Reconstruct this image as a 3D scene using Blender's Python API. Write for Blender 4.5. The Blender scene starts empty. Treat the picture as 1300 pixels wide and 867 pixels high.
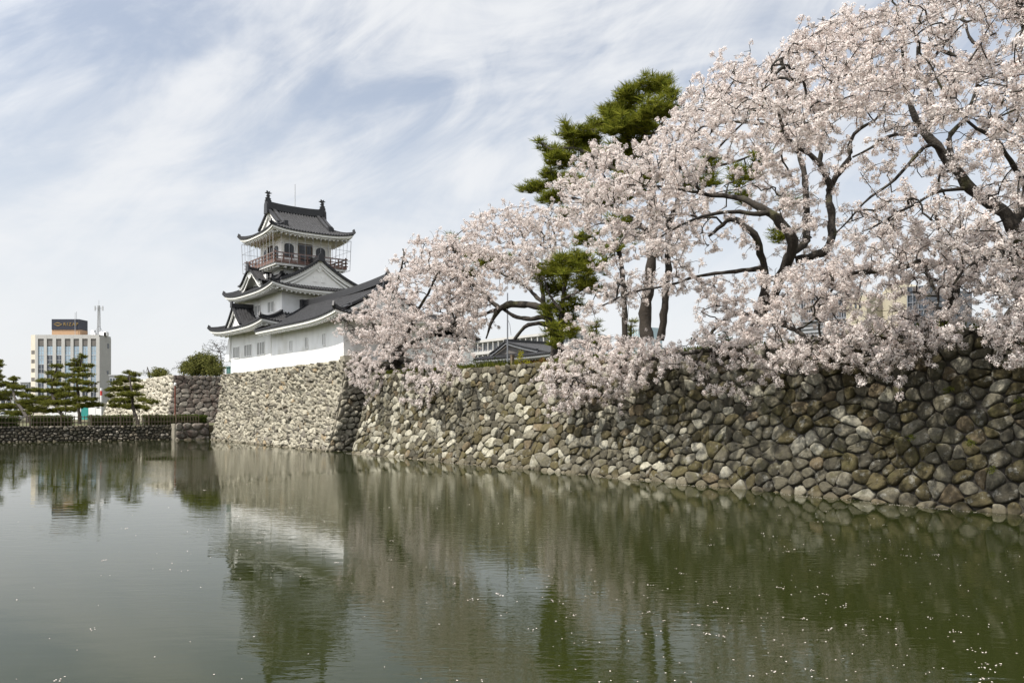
import bpy, math, random
import numpy as np
from mathutils import Vector

# ------------------------------------------------------------------ camera, world, sun, exposure
SC = bpy.context.scene
COL = SC.collection
R = math.radians
AX = (0.6076, -0.7943)        # a: along the castle front, to the right
BX = (0.7943, 0.6076)         # b: from the moat into the castle grounds
CAM_H = 3.3
F = 1040.0

cam_d = bpy.data.cameras.new("camera")
cam = bpy.data.objects.new("camera", cam_d)
COL.objects.link(cam)
cam.location = (0, 0, CAM_H)
cam.rotation_euler = (R(90), 0, 0)
cam_d.sensor_width = 36
cam_d.lens = F / 1300 * 36
cam_d.shift_y = 86.5 / 1300
cam_d.clip_start = 0.2
cam_d.clip_end = 9000
SC.camera = cam

SUN_EL = 57.0
sh = Vector((-BX[0], -BX[1])) * math.cos(R(4)) + Vector((-AX[0], -AX[1])) * math.sin(R(4))
sun_az = math.atan2(sh.x, sh.y)
sd = bpy.data.lights.new("sun", 'SUN')
sd.energy = 4.6
sd.angle = R(0.6)
sd.color = (1.0, 0.95, 0.87)
sun = bpy.data.objects.new("sun", sd)
COL.objects.link(sun)
sv = Vector((sh.x * math.cos(R(SUN_EL)), sh.y * math.cos(R(SUN_EL)), math.sin(R(SUN_EL))))
sun.rotation_euler = sv.to_track_quat('Z', 'Y').to_euler()
sun.location = (-30, -30, 60)


def nd(nt, kind, **kw):
    n = nt.nodes.new(kind)
    for k, v in kw.items():
        if isinstance(k, str) and hasattr(n, k):
            setattr(n, k, v)
    return n


def build_world():
    w = bpy.data.worlds.new("World")
    SC.world = w
    w.use_nodes = True
    nt = w.node_tree
    nt.nodes.clear()
    L = nt.links.new
    out = nd(nt, 'ShaderNodeOutputWorld')
    bg = nd(nt, 'ShaderNodeBackground')
    sky = nd(nt, 'ShaderNodeTexSky')
    sky.sky_type = 'NISHITA'
    sky.sun_disc = False
    sky.sun_elevation = R(SUN_EL)
    sky.sun_rotation = sun_az
    sky.air_density = 1.0
    sky.dust_density = 1.6
    sky.ozone_density = 2.0
    tc = nd(nt, 'ShaderNodeTexCoord')
    sep = nd(nt, 'ShaderNodeSeparateXYZ')
    L(tc.outputs['Generated'], sep.inputs[0])

    def M(op, a, b=None, clamp=False):
        m = nd(nt, 'ShaderNodeMath')
        m.operation = op
        m.use_clamp = clamp
        for i, v in enumerate((a, b)):
            if v is None:
                continue
            if isinstance(v, (int, float)):
                m.inputs[i].default_value = v
            else:
                L(v, m.inputs[i])
        return m.outputs[0]
    zz = M('ADD', M('MAXIMUM', sep.outputs[2], 0.0), 0.42)
    u = M('ARCTAN2', sep.outputs[0], sep.outputs[1])
    v = M('MULTIPLY', M('ARCSINE', sep.outputs[2]), 1.15)
    cmb = nd(nt, 'ShaderNodeCombineXYZ')
    L(u, cmb.inputs[0])
    L(v, cmb.inputs[1])

    def noise(scale, stretch, rot, detail, rough, dist, off=0.0):
        mp = nd(nt, 'ShaderNodeMapping')
        mp.vector_type = 'TEXTURE'
        mp.inputs['Rotation'].default_value = (0, 0, R(rot))
        mp.inputs['Scale'].default_value = (stretch[0], stretch[1], 1)
        mp.inputs['Location'].default_value = (off, off * 0.7, off * 1.3)
        L(cmb.outputs[0], mp.inputs[0])
        n = nd(nt, 'ShaderNodeTexNoise')
        n.inputs['Scale'].default_value = scale
        n.inputs['Detail'].default_value = detail
        n.inputs['Roughness'].default_value = rough
        n.inputs['Distortion'].default_value = dist
        L(mp.outputs[0], n.inputs[0])
        return n.outputs[0]
    big = noise(2.4, (1.5, 0.9), 16, 4, 0.5, 0.8, 3.1)
    wis = noise(4.0, (1.9, 0.85), 22, 9, 0.58, 1.5, 1.7)
    fin = noise(9.0, (2.0, 0.75), 40, 8, 0.60, 1.3, 5.2)
    s = M('ADD', M('MULTIPLY', big, 1.0), M('MULTIPLY', wis, 1.15))
    s = M('ADD', s, M('MULTIPLY', fin, 0.62))
    rmp = nd(nt, 'ShaderNodeMapRange')
    rmp.interpolation_type = 'SMOOTHSTEP'
    rmp.inputs[1].default_value = 1.12
    rmp.inputs[2].default_value = 1.66
    L(s, rmp.inputs[0])
    cl = rmp.outputs[0]
    # thin veil that closes up towards the horizon
    hz = nd(nt, 'ShaderNodeMapRange')
    hz.interpolation_type = 'SMOOTHSTEP'
    hz.inputs[1].default_value = 0.40
    hz.inputs[2].default_value = 0.02
    hz.inputs[3].default_value = 0.34
    hz.inputs[4].default_value = 0.95
    L(sep.outputs[2], hz.inputs[0])
    one = M('SUBTRACT', 1.0, M('MULTIPLY', M('SUBTRACT', 1.0, cl), M('SUBTRACT', 1.0, hz.outputs[0])), True)
    mask = M('MULTIPLY', one, 0.93)
    sk = nd(nt, 'ShaderNodeMixRGB')
    sk.blend_type = 'MULTIPLY'
    sk.inputs[0].default_value = 1
    sk.inputs[2].default_value = (SKY_MUL, SKY_MUL * 0.93, SKY_MUL * 0.87, 1)
    L(sky.outputs[0], sk.inputs[1])
    mix = nd(nt, 'ShaderNodeMixRGB')
    L(mask, mix.inputs[0])
    L(sk.outputs[0], mix.inputs[1])
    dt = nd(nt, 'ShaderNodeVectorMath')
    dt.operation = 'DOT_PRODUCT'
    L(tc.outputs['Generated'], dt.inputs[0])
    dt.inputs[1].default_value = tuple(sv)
    gl = nd(nt, 'ShaderNodeMapRange')  # out-of-view cloud glow round the sun, added to fill the shaded walls
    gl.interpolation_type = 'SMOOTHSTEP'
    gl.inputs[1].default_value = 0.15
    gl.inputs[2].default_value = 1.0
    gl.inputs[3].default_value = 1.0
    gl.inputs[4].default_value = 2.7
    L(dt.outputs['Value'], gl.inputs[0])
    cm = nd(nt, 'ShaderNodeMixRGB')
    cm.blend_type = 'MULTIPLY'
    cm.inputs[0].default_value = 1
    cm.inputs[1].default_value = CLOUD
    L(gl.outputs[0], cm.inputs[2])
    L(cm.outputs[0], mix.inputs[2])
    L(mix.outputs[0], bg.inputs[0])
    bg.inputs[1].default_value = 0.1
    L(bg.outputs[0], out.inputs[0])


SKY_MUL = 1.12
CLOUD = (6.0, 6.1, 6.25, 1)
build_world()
SC.view_settings.view_transform = 'Standard'
SC.view_settings.look = 'None'
SC.view_settings.exposure = 0.58
SC.view_settings.gamma = 1.0
SC.view_settings.use_curve_mapping = False
SC.render.engine = 'CYCLES'
SC.cycles.max_bounces = 7
SC.cycles.transparent_max_bounces = 8
SC.cycles.diffuse_bounces = 3
SC.cycles.glossy_bounces = 3
SC.cycles.transmission_bounces = 4
SC.cycles.use_denoising = True
SC.cycles.caustics_reflective = False
SC.cycles.caustics_refractive = False

rng = np.random.default_rng(7)
random.seed(7)


# ------------------------------------------------------------------ frame helpers
def W(p):
    """(a, b, z) rows -> world rows"""
    p = np.asarray(p, float)
    q = np.empty_like(p)
    q[..., 0] = AX[0] * p[..., 0] + BX[0] * p[..., 1]
    q[..., 1] = AX[1] * p[..., 0] + BX[1] * p[..., 1]
    q[..., 2] = p[..., 2]
    return q


def a_at(px, b):
    k = (px - 650) / F
    return (k * BX[1] - BX[0]) * b / (AX[0] - AX[1] * k)


def b_at(px, a):
    k = (px - 650) / F
    return a * (AX[0] - AX[1] * k) / (k * BX[1] - BX[0])


def dep(a, b):
    return AX[1] * a + BX[1] * b


def z_at(py, a, b):
    return CAM_H + (520 - py) / F * dep(a, b)


def ray(px, py, b):
    """world point seen at photo pixel (px, py) on the upright plane b = const"""
    a = a_at(px, b)
    return W((a, b, z_at(py, a, b)))


def at(px, py, Y):
    return np.array(((px - 650) / F * Y, Y, CAM_H + (520 - py) / F * Y))


# ------------------------------------------------------------------ object helpers
def tag(o, label=None, cat=None, group=None, kind=None):
    if label:
        o['label'] = label
    if cat:
        o['category'] = cat
    if group:
        o['group'] = group
    if kind:
        o['kind'] = kind
    return o


def thing(name, loc, label, cat, group=None):
    o = bpy.data.objects.new(name, None)
    o.empty_display_size = 0.3
    COL.objects.link(o)
    o.location = Vector([float(x) for x in loc])
    return tag(o, label, cat, group)


def root_loc(parent):
    l = np.zeros(3)
    while parent is not None:
        l += np.array(parent.location)
        parent = parent.parent
    return l


def fast_mesh(name, V, Fs, mat, parent=None, smooth=False, loc=None, color=None):
    """V (n,3) world, Fs list of (m,k) index arrays"""
    V = np.asarray(V, np.float32)
    o_loc = np.array(loc if loc is not None else (0, 0, 0), float)
    off = root_loc(parent) + o_loc
    V = V - off.astype(np.float32)
    me = bpy.data.meshes.new(name)
    me.vertices.add(len(V))
    me.vertices.foreach_set('co', V.ravel())
    li, ls, c = [], [], 0
    for f in Fs:
        f = np.asarray(f, np.int32)
        if f.size == 0:
            continue
        m, k = f.shape
        li.append(f.ravel())
        ls.append(c + np.arange(m, dtype=np.int32) * k)
        c += m * k
    li = np.concatenate(li)
    ls = np.concatenate(ls)
    me.loops.add(len(li))
    me.loops.foreach_set('vertex_index', li)
    me.polygons.add(len(ls))
    me.polygons.foreach_set('loop_start', ls)
    if color is not None:
        at_ = me.color_attributes.new('Col', 'FLOAT_COLOR', 'POINT')
        at_.data.foreach_set('color', np.asarray(color, np.float32).ravel())
    me.update(calc_edges=True)
    me.validate()
    if smooth:
        me.polygons.foreach_set('use_smooth', np.ones(len(me.polygons), bool))
    if mat:
        me.materials.append(mat)
    o = bpy.data.objects.new(name, me)
    COL.objects.link(o)
    o.location = Vector([float(x) for x in o_loc])
    if parent is not None:
        o.parent = parent
    return o


class G:
    """collects polygons; build() links them as ONE mesh object"""

    def __init__(self, conv=W):
        self.V, self.P, self.conv = [], [], conv

    def add(self, pts, faces):
        n = len(self.V)
        self.V.extend([tuple(map(float, p)) for p in pts])
        self.P.extend([[i + n for i in f] for f in faces])

    def box(self, x0, x1, y0, y1, z0, z1):
        p = [(x0, y0, z0), (x1, y0, z0), (x1, y1, z0), (x0, y1, z0), (x0, y0, z1), (x1, y0, z1), (x1, y1, z1), (x0, y1, z1)]
        self.add(p, [(3, 2, 1, 0), (4, 5, 6, 7), (0, 1, 5, 4), (1, 2, 6, 5), (2, 3, 7, 6), (3, 0, 4, 7)])

    def hexa(self, p):
        self.add(p, [(3, 2, 1, 0), (4, 5, 6, 7), (0, 1, 5, 4), (1, 2, 6, 5), (2, 3, 7, 6), (3, 0, 4, 7)])

    def prism(self, out, ext):
        n = len(out)
        e = np.array(ext)
        p = [np.array(q, float) for q in out] + [np.array(q, float) + e for q in out]
        self.add(p, [tuple(range(n))[::-1], tuple(range(n, 2 * n))] + [(i, (i + 1) % n, n + (i + 1) % n, n + i) for i in range(n)])

    def tube(self, pts, rad, n=6, cap=True):
        V, Fq = tube_arr([np.array(p, float) for p in pts], rad, n)
        b = len(self.V)
        self.V.extend([tuple(v) for v in V])
        self.P.extend([[int(i) + b for i in f] for f in Fq])
        if cap:
            self.P.append([b + i for i in range(n)][::-1])
            self.P.append([b + len(V) - n + i for i in range(n)])

    def bar(self, pts, w, h, up=(0, 0, 1)):
        """square section sweep, centred on w, standing h above the line"""
        pts = [np.array(p, float) for p in pts]
        up = np.array(up, float)
        rows = []
        for i, p in enumerate(pts):
            d = pts[min(i + 1, len(pts) - 1)] - pts[max(i - 1, 0)]
            s = np.cross(d, up)
            s /= (np.linalg.norm(s) + 1e-9)
            rows.append([p - s * w / 2, p + s * w / 2, p + s * w / 2 + up * h, p - s * w / 2 + up * h])
        v = [q for r_ in rows for q in r_]
        f = []
        for i in range(len(rows) - 1):
            for j in range(4):
                f.append((4 * i + j, 4 * i + (j + 1) % 4, 4 * i + 4 + (j + 1) % 4, 4 * i + 4 + j))
        f.append((3, 2, 1, 0))
        m = 4 * (len(rows) - 1)
        f.append((m, m + 1, m + 2, m + 3))
        self.add(v, f)

    def build(self, name, mat, parent=None, smooth=False, loc=None):
        V = np.array(self.V)
        if self.conv:
            V = self.conv(V)
        o_loc = np.array(loc if loc is not None else (0, 0, 0), float)
        V = V - root_loc(parent) - o_loc
        me = bpy.data.meshes.new(name)
        me.from_pydata(V.tolist(), [], self.P)
        me.update()
        if smooth:
            me.polygons.foreach_set('use_smooth', np.ones(len(me.polygons), bool))
        if mat:
            me.materials.append(mat)
        o = bpy.data.objects.new(name, me)
        COL.objects.link(o)
        o.location = Vector([float(x) for x in o_loc])
        if parent is not None:
            o.parent = parent
        return o


def tube_arr(pts, rad, n=6):
    pts = np.array(pts, float)
    m = len(pts)
    rad = np.broadcast_to(np.array(rad, float), (m,))
    d = np.gradient(pts, axis=0) if m > 2 else np.repeat((pts[1:] - pts[:1]), m, axis=0)
    d /= (np.linalg.norm(d, axis=1, keepdims=True) + 1e-9)
    ref = np.array((0.31, 0.17, 0.93)) if abs(d[0][2]) < 0.9 else np.array((0.95, 0.2, 0.1))
    s = np.cross(d, ref)
    s /= (np.linalg.norm(s, axis=1, keepdims=True) + 1e-9)
    t = np.cross(d, s)
    th = np.arange(n) / n * 2 * math.pi
    V = pts[:, None, :] + rad[:, None, None] * (np.cos(th)[None, :, None] * s[:, None, :] + np.sin(th)[None, :, None] * t[:, None, :])
    i = np.arange(m - 1)[:, None] * n
    j = np.arange(n)[None, :]
    j2 = (j + 1) % n
    Fq = np.stack([i + j, i + j2, i + n + j2, i + n + j], axis=-1).reshape(-1, 4)
    return V.reshape(-1, 3), Fq


# ------------------------------------------------------------------ materials
def mat(name, col, rough=0.7, var=0.25, scale=1.5, bump=0.0, bscale=20.0, metal=0.0, spec=0.5, col2=None, m2=(0.45, 0.62), s2=2.0, stretch=None):
    m = bpy.data.materials.new(name)
    m.use_nodes = True
    nt = m.node_tree
    L = nt.links.new
    b = nt.nodes['Principled BSDF']
    b.inputs['Roughness'].default_value = rough
    b.inputs['Metallic'].default_value = metal
    b.inputs['Specular IOR Level'].default_value = spec
    tc = nd(nt, 'ShaderNodeTexCoord')
    src = tc.outputs['Object']
    n = nd(nt, 'ShaderNodeTexNoise')
    n.inputs['Scale'].default_value = scale
    n.inputs['Detail'].default_value = 6
    n.inputs['Roughness'].default_value = 0.65
    if stretch:
        mp = nd(nt, 'ShaderNodeMapping')
        mp.inputs['Scale'].default_value = stretch
        L(src, mp.inputs[0])
        L(mp.outputs[0], n.inputs[0])
    else:
        L(src, n.inputs[0])
    mr = nd(nt, 'ShaderNodeMapRange')
    mr.inputs[1].default_value = 0.25
    mr.inputs[2].default_value = 0.75
    mr.inputs[3].default_value = 1 - var
    mr.inputs[4].default_value = 1 + var
    L(n.outputs[0], mr.inputs[0])
    mx = nd(nt, 'ShaderNodeMixRGB')
    mx.blend_type = 'MULTIPLY'
    mx.inputs[0].default_value = 1
    mx.inputs[1].default_value = (*col, 1)
    L(mr.outputs[0], mx.inputs[2])
    c = mx.outputs[0]
    if col2:
        n2 = nd(nt, 'ShaderNodeTexNoise')
        n2.inputs['Scale'].default_value = s2
        n2.inputs['Detail'].default_value = 5
        L(src, n2.inputs[0])
        r2 = nd(nt, 'ShaderNodeMapRange')
        r2.interpolation_type = 'SMOOTHSTEP'
        r2.inputs[1].default_value = m2[0]
        r2.inputs[2].default_value = m2[1]
        L(n2.outputs[0], r2.inputs[0])
        x2 = nd(nt, 'ShaderNodeMixRGB')
        L(r2.outputs[0], x2.inputs[0])
        L(c, x2.inputs[1])
        x2.inputs[2].default_value = (*col2, 1)
        c = x2.outputs[0]
    L(c, b.inputs['Base Color'])
    if bump > 0:
        nb = nd(nt, 'ShaderNodeTexNoise')
        nb.inputs['Scale'].default_value = bscale
        nb.inputs['Detail'].default_value = 6
        L(src, nb.inputs[0])
        bp = nd(nt, 'ShaderNodeBump')
        bp.inputs['Strength'].default_value = bump
        bp.inputs['Distance'].default_value = 0.05
        L(nb.outputs[0], bp.inputs['Height'])
        L(bp.outputs[0], b.inputs['Normal'])
    return m


def stone_mat(name, moss=(0.06, 0.055, 0.018), moss_amt=(0.52, 0.70), streak=None, lichen=(0.27, 0.265, 0.235)):
    m = bpy.data.materials.new(name)
    m.use_nodes = True
    nt = m.node_tree
    L = nt.links.new
    b = nt.nodes['Principled BSDF']
    b.inputs['Roughness'].default_value = 0.85
    b.inputs['Specular IOR Level'].default_value = 0.3
    tc = nd(nt, 'ShaderNodeTexCoord')
    vc = nd(nt, 'ShaderNodeAttribute')
    vc.attribute_name = 'Col'
    n = nd(nt, 'ShaderNodeTexNoise')
    n.inputs['Scale'].default_value = 7.0
    n.inputs['Detail'].default_value = 9
    n.inputs['Roughness'].default_value = 0.72
    L(tc.outputs['Object'], n.inputs[0])
    mr = nd(nt, 'ShaderNodeMapRange')
    mr.inputs[1].default_value = 0.28
    mr.inputs[2].default_value = 0.72
    mr.inputs[3].default_value = 0.4
    mr.inputs[4].default_value = 1.6
    L(n.outputs[0], mr.inputs[0])
    mx = nd(nt, 'ShaderNodeMixRGB')
    mx.blend_type = 'MULTIPLY'
    mx.inputs[0].default_value = 1
    L(vc.outputs['Color'], mx.inputs[1])
    L(mr.outputs[0], mx.inputs[2])
    n2 = nd(nt, 'ShaderNodeTexNoise')
    n2.inputs['Scale'].default_value = 0.7
    n2.inputs['Detail'].default_value = 8
    n2.inputs['Roughness'].default_value = 0.7
    if streak:
        mp = nd(nt, 'ShaderNodeMapping')
        mp.inputs['Scale'].default_value = streak
        L(tc.outputs['Object'], mp.inputs[0])
        L(mp.outputs[0], n2.inputs[0])
    else:
        L(tc.outputs['Object'], n2.inputs[0])
    r2 = nd(nt, 'ShaderNodeMapRange')
    r2.interpolation_type = 'SMOOTHSTEP'
    r2.inputs[1].default_value = moss_amt[0]
    r2.inputs[2].default_value = moss_amt[1]
    r2.inputs[4].default_value = 0.8
    L(n2.outputs[0], r2.inputs[0])
    x2 = nd(nt, 'ShaderNodeMixRGB')
    L(r2.outputs[0], x2.inputs[0])
    L(mx.outputs[0], x2.inputs[1])
    x2.inputs[2].default_value = (*moss, 1)
    # pale lichen blotches
    n4 = nd(nt, 'ShaderNodeTexNoise')
    n4.inputs['Scale'].default_value = 2.6
    n4.inputs['Detail'].default_value = 11
    n4.inputs['Roughness'].default_value = 0.75
    L(tc.outputs['Object'], n4.inputs[0])
    r4 = nd(nt, 'ShaderNodeMapRange')
    r4.interpolation_type = 'SMOOTHSTEP'
    r4.inputs[1].default_value = 0.54
    r4.inputs[2].default_value = 0.64
    r4.inputs[4].default_value = 0.5
    L(n4.outputs[0], r4.inputs[0])
    x4 = nd(nt, 'ShaderNodeMixRGB')
    L(r4.outputs[0], x4.inputs[0])
    L(x2.outputs[0], x4.inputs[1])
    x4.inputs[2].default_value = (*lichen, 1)
    x2 = x4
    # damp tide mark just above the water
    sp = nd(nt, 'ShaderNodeSeparateXYZ')
    gm = nd(nt, 'ShaderNodeNewGeometry')
    L(gm.outputs['Position'], sp.inputs[0])
    r3 = nd(nt, 'ShaderNodeMapRange')
    r3.interpolation_type = 'SMOOTHSTEP'
    r3.inputs[1].default_value = 0.10
    r3.inputs[2].default_value = 0.22
    r3.inputs[3].default_value = 0.6
    r3.inputs[4].default_value = 0.0
    L(sp.outputs[2], r3.inputs[0])
    x3 = nd(nt, 'ShaderNodeMixRGB')
    L(r3.outputs[0], x3.inputs[0])
    L(x2.outputs[0], x3.inputs[1])
    x3.inputs[2].default_value = (0.10, 0.085, 0.055, 1)
    L(x3.outputs[0], b.inputs['Base Color'])
    nb = nd(nt, 'ShaderNodeTexNoise')
    nb.inputs['Scale'].default_value = 9
    nb.inputs['Detail'].default_value = 8
    nb.inputs['Roughness'].default_value = 0.65
    L(tc.outputs['Object'], nb.inputs[0])
    bp = nd(nt, 'ShaderNodeBump')
    bp.inputs['Strength'].default_value = 0.7
    bp.inputs['Distance'].default_value = 0.06
    L(nb.outputs[0], bp.inputs['Height'])
    L(bp.outputs[0], b.inputs['Normal'])
    return m


def leaf_mat(name, ramp, trans=0.35, tcol=None):
    """ramp: list of (pos, colour) picked at random per leaf"""
    m = bpy.data.materials.new(name)
    m.use_nodes = True
    nt = m.node_tree
    nt.nodes.clear()
    L = nt.links.new
    out = nd(nt, 'ShaderNodeOutputMaterial')
    g = nd(nt, 'ShaderNodeNewGeometry')
    cr = nd(nt, 'ShaderNodeValToRGB')
    els = cr.color_ramp.elements
    while len(els) > 1:
        els.remove(els[-1])
    els[0].position = ramp[0][0]
    els[0].color = (*ramp[0][1], 1)
    for p, c in ramp[1:]:
        e = els.new(p)
        e.color = (*c, 1)
    L(g.outputs['Random Per Island'], cr.inputs[0])
    d = nd(nt, 'ShaderNodeBsdfDiffuse')
    t = nd(nt, 'ShaderNodeBsdfTranslucent')
    L(cr.outputs[0], d.inputs[0])
    if tcol:
        mx = nd(nt, 'ShaderNodeMixRGB')
        mx.blend_type = 'MULTIPLY'
        mx.inputs[0].default_value = 1
        L(cr.outputs[0], mx.inputs[1])
        mx.inputs[2].default_value = (*tcol, 1)
        L(mx.outputs[0], t.inputs[0])
    else:
        L(cr.outputs[0], t.inputs[0])
    ms = nd(nt, 'ShaderNodeMixShader')
    ms.inputs[0].default_value = trans
    L(d.outputs[0], ms.inputs[1])
    L(t.outputs[0], ms.inputs[2])
    L(ms.outputs[0], out.inputs[0])
    return m


M_ = {}
M_['plaster'] = mat('white_plaster', (0.84, 0.84, 0.83), 0.8, 0.09, 1.2, 0.08, 6, col2=(0.66, 0.65, 0.61), m2=(0.5, 0.75), s2=0.5, stretch=(1.0, 1.0, 0.18))
M_['trim'] = mat('white_eave_paint', (0.82, 0.81, 0.77), 0.8, 0.06, 1.0)
M_['tile'] = mat('dark_grey_roof_tile', (0.030, 0.030, 0.032), 0.6, 0.55, 2.2, 0.2, 10)
M_['ridge'] = mat('black_ridge_tile', (0.020, 0.020, 0.022), 0.5, 0.3, 3.0)
M_['slot'] = mat('grey_window_board', (0.36, 0.36, 0.35), 0.8, 0.1, 3)
M_['darkglass'] = mat('dark_window_glass', (0.02, 0.022, 0.025), 0.12, 0.2, 2)
M_['redwood'] = mat('red_brown_painted_wood', (0.15, 0.085, 0.066), 0.6, 0.2, 4)
M_['wood'] = mat('weathered_wood', (0.12, 0.09, 0.06), 0.8, 0.3, 4)
M_['wire'] = mat('grey_wire', (0.30, 0.30, 0.31), 0.5, 0.1, 4)
M_['rod'] = mat('galvanised_metal', (0.42, 0.43, 0.44), 0.45, 0.1, 4, metal=0.3)
M_['earth'] = mat('earth_and_turf', (0.09, 0.075, 0.04), 0.95, 0.4, 0.6, 0.4, 5, col2=(0.06, 0.075, 0.02), s2=0.4)
M_['mortar'] = mat('dark_wall_core', (0.035, 0.031, 0.024), 0.95, 0.4, 3)
M_['bark'] = mat('cherry_bark', (0.024, 0.019, 0.014), 0.9, 0.45, 3.5, 0.9, 14, col2=(0.045, 0.042, 0.016), m2=(0.55, 0.7), s2=1.6)
M_['pinebark'] = mat('pine_bark', (0.030, 0.023, 0.017), 0.9, 0.45, 3.5, 0.9, 10)
M_['stone_front'] = stone_mat('mossy_wall_stone')
M_['stone_pale'] = stone_mat('pale_wall_stone', moss=(0.16, 0.14, 0.09), moss_amt=(0.60, 0.85))
M_['stone_dark'] = stone_mat('rust_streaked_stone', moss=(0.055, 0.032, 0.024), moss_amt=(0.45, 0.62), streak=(1.2, 1.2, 0.25))
M_['blossom'] = leaf_mat('cherry_petals', [(0.0, (0.32, 0.20, 0.16)), (0.06, (0.68, 0.60, 0.57)), (0.33, (0.765, 0.712, 0.68)), (1.0, (0.81, 0.775, 0.745))], 0.43, (1.0, 0.95, 0.935))
M_['needle'] = leaf_mat('pine_needles', [(0.0, (0.06, 0.08, 0.013)), (0.5, (0.15, 0.168, 0.022)), (1.0, (0.27, 0.265, 0.04))], 0.3)
M_['needle2'] = leaf_mat('garden_pine_needles', [(0.0, (0.055, 0.067, 0.016)), (0.5, (0.115, 0.122, 0.024)), (1.0, (0.19, 0.185, 0.038))], 0.32)
M_['leaf'] = leaf_mat('evergreen_leaves', [(0.0, (0.05, 0.058, 0.018)), (0.6, (0.115, 0.12, 0.034)), (1.0, (0.18, 0.175, 0.055))], 0.3)
M_['hedge'] = leaf_mat('hedge_leaves', [(0.0, (0.03, 0.05, 0.012)), (1.0, (0.09, 0.11, 0.025))], 0.25)
M_['yellow'] = leaf_mat('yellow_green_leaves', [(0.0, (0.22, 0.22, 0.02)), (1.0, (0.46, 0.42, 0.04))], 0.4)
M_['russet'] = leaf_mat('russet_leaves', [(0.0, (0.16, 0.085, 0.035)), (1.0, (0.26, 0.17, 0.06))], 0.3)
M_['grass'] = leaf_mat('grass_blades', [(0.0, (0.06, 0.075, 0.015)), (1.0, (0.15, 0.16, 0.03))], 0.35)
M_['petal'] = leaf_mat('fallen_petals', [(0.0, (0.55, 0.46, 0.42)), (1.0, (0.85, 0.78, 0.74))], 0.1)
M_['concrete'] = mat('pale_concrete', (0.40, 0.395, 0.38), 0.85, 0.08, 0.25)
M_['beige'] = mat('beige_cladding', (0.52, 0.48, 0.40), 0.85, 0.06, 0.3)
M_['glassblue'] = mat('blue_window_glass', (0.25, 0.33, 0.40), 0.12, 0.35, 0.35)
M_['glassdark'] = mat('dark_blue_window_glass', (0.035, 0.045, 0.06), 0.15, 0.4, 0.4)
M_['spandrel'] = mat('grey_brown_panel', (0.12, 0.11, 0.10), 0.5, 0.15, 0.5)
M_['navy'] = mat('navy_sign_board', (0.012, 0.014, 0.028), 0.5, 0.1, 1)
M_['tan'] = mat('tan_sign_base', (0.38, 0.24, 0.14), 0.8, 0.1, 1)
M_['gold'] = mat('gold_sign_letter', (0.24, 0.16, 0.05), 0.5, 0.1, 1)
M_['red'] = mat('red_paint', (0.55, 0.05, 0.04), 0.5, 0.1, 1)
M_['white'] = mat('white_paint', (0.75, 0.75, 0.75), 0.6, 0.05, 1)
M_['teal'] = mat('teal_panel', (0.03, 0.26, 0.24), 0.4, 0.15, 1)
M_['glassteal'] = mat('pale_teal_glass', (0.38, 0.50, 0.55), 0.15, 0.15, 0.4)
M_['darkteal'] = mat('dull_green_frame', (0.06, 0.15, 0.13), 0.5, 0.15, 1)
M_['greywall'] = mat('grey_wall', (0.30, 0.31, 0.32), 0.8, 0.1, 0.5)
M_['louvre'] = mat('grey_louvre', (0.16, 0.17, 0.19), 0.6, 0.15, 0.5)
M_['yellowstone'] = mat('cream_stone_cladding', (0.34, 0.31, 0.235), 0.85, 0.15, 0.4)
M_['rust'] = mat('rusty_iron', (0.16, 0.05, 0.03), 0.8, 0.3, 5)
M_['asphalt'] = mat('asphalt', (0.06, 0.06, 0.06), 0.9, 0.2, 2)


def water_mat():
    m = bpy.data.materials.new('moat_water')
    m.use_nodes = True
    nt = m.node_tree
    L = nt.links.new
    b = nt.nodes['Principled BSDF']
    b.inputs['Base Color'].default_value = (0.0165, 0.0205, 0.0052, 1)
    b.inputs['Roughness'].default_value = 0.008
    b.inputs['IOR'].default_value = 1.33
    b.inputs['Specular IOR Level'].default_value = 0.32
    tc = nd(nt, 'ShaderNodeTexCoord')

    def noise(scale, sc, rot, detail, dist=0.0):
        mp = nd(nt, 'ShaderNodeMapping')
        mp.inputs['Scale'].default_value = sc
        mp.inputs['Rotation'].default_value = (0, 0, R(rot))
        L(tc.outputs['Object'], mp.inputs[0])
        n = nd(nt, 'ShaderNodeTexNoise')
        n.inputs['Scale'].default_value = scale
        n.inputs['Detail'].default_value = detail
        n.inputs['Distortion'].default_value = dist
        L(mp.outputs[0], n.inputs[0])
        return n.outputs[0]
    fine = noise(5.0, (0.45, 1.35, 1), 14, 3, 0.3)
    mid = noise(1.5, (0.6, 1.3, 1), -10, 2, 0.2)
    patch = noise(0.055, (1, 1, 1), 0, 3, 0.6)
    pr = nd(nt, 'ShaderNodeMapRange')
    pr.interpolation_type = 'SMOOTHSTEP'
    pr.inputs[1].default_value = 0.38
    pr.inputs[2].default_value = 0.66
    pr.inputs[3].default_value = 0.05
    pr.inputs[4].default_value = 1.0
    L(patch, pr.inputs[0])
    b1 = nd(nt, 'ShaderNodeBump')
    b1.inputs['Distance'].default_value = 0.0065
    L(fine, b1.inputs['Height'])
    L(pr.outputs[0], b1.inputs['Strength'])
    b2 = nd(nt, 'ShaderNodeBump')
    b2.inputs['Distance'].default_value = 0.009
    b2.inputs['Strength'].default_value = 0.3
    L(mid, b2.inputs['Height'])
    L(b1.outputs[0], b2.inputs['Normal'])
    L(b2.outputs[0], b.inputs['Normal'])
    return m


M_['water'] = water_mat()


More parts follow.
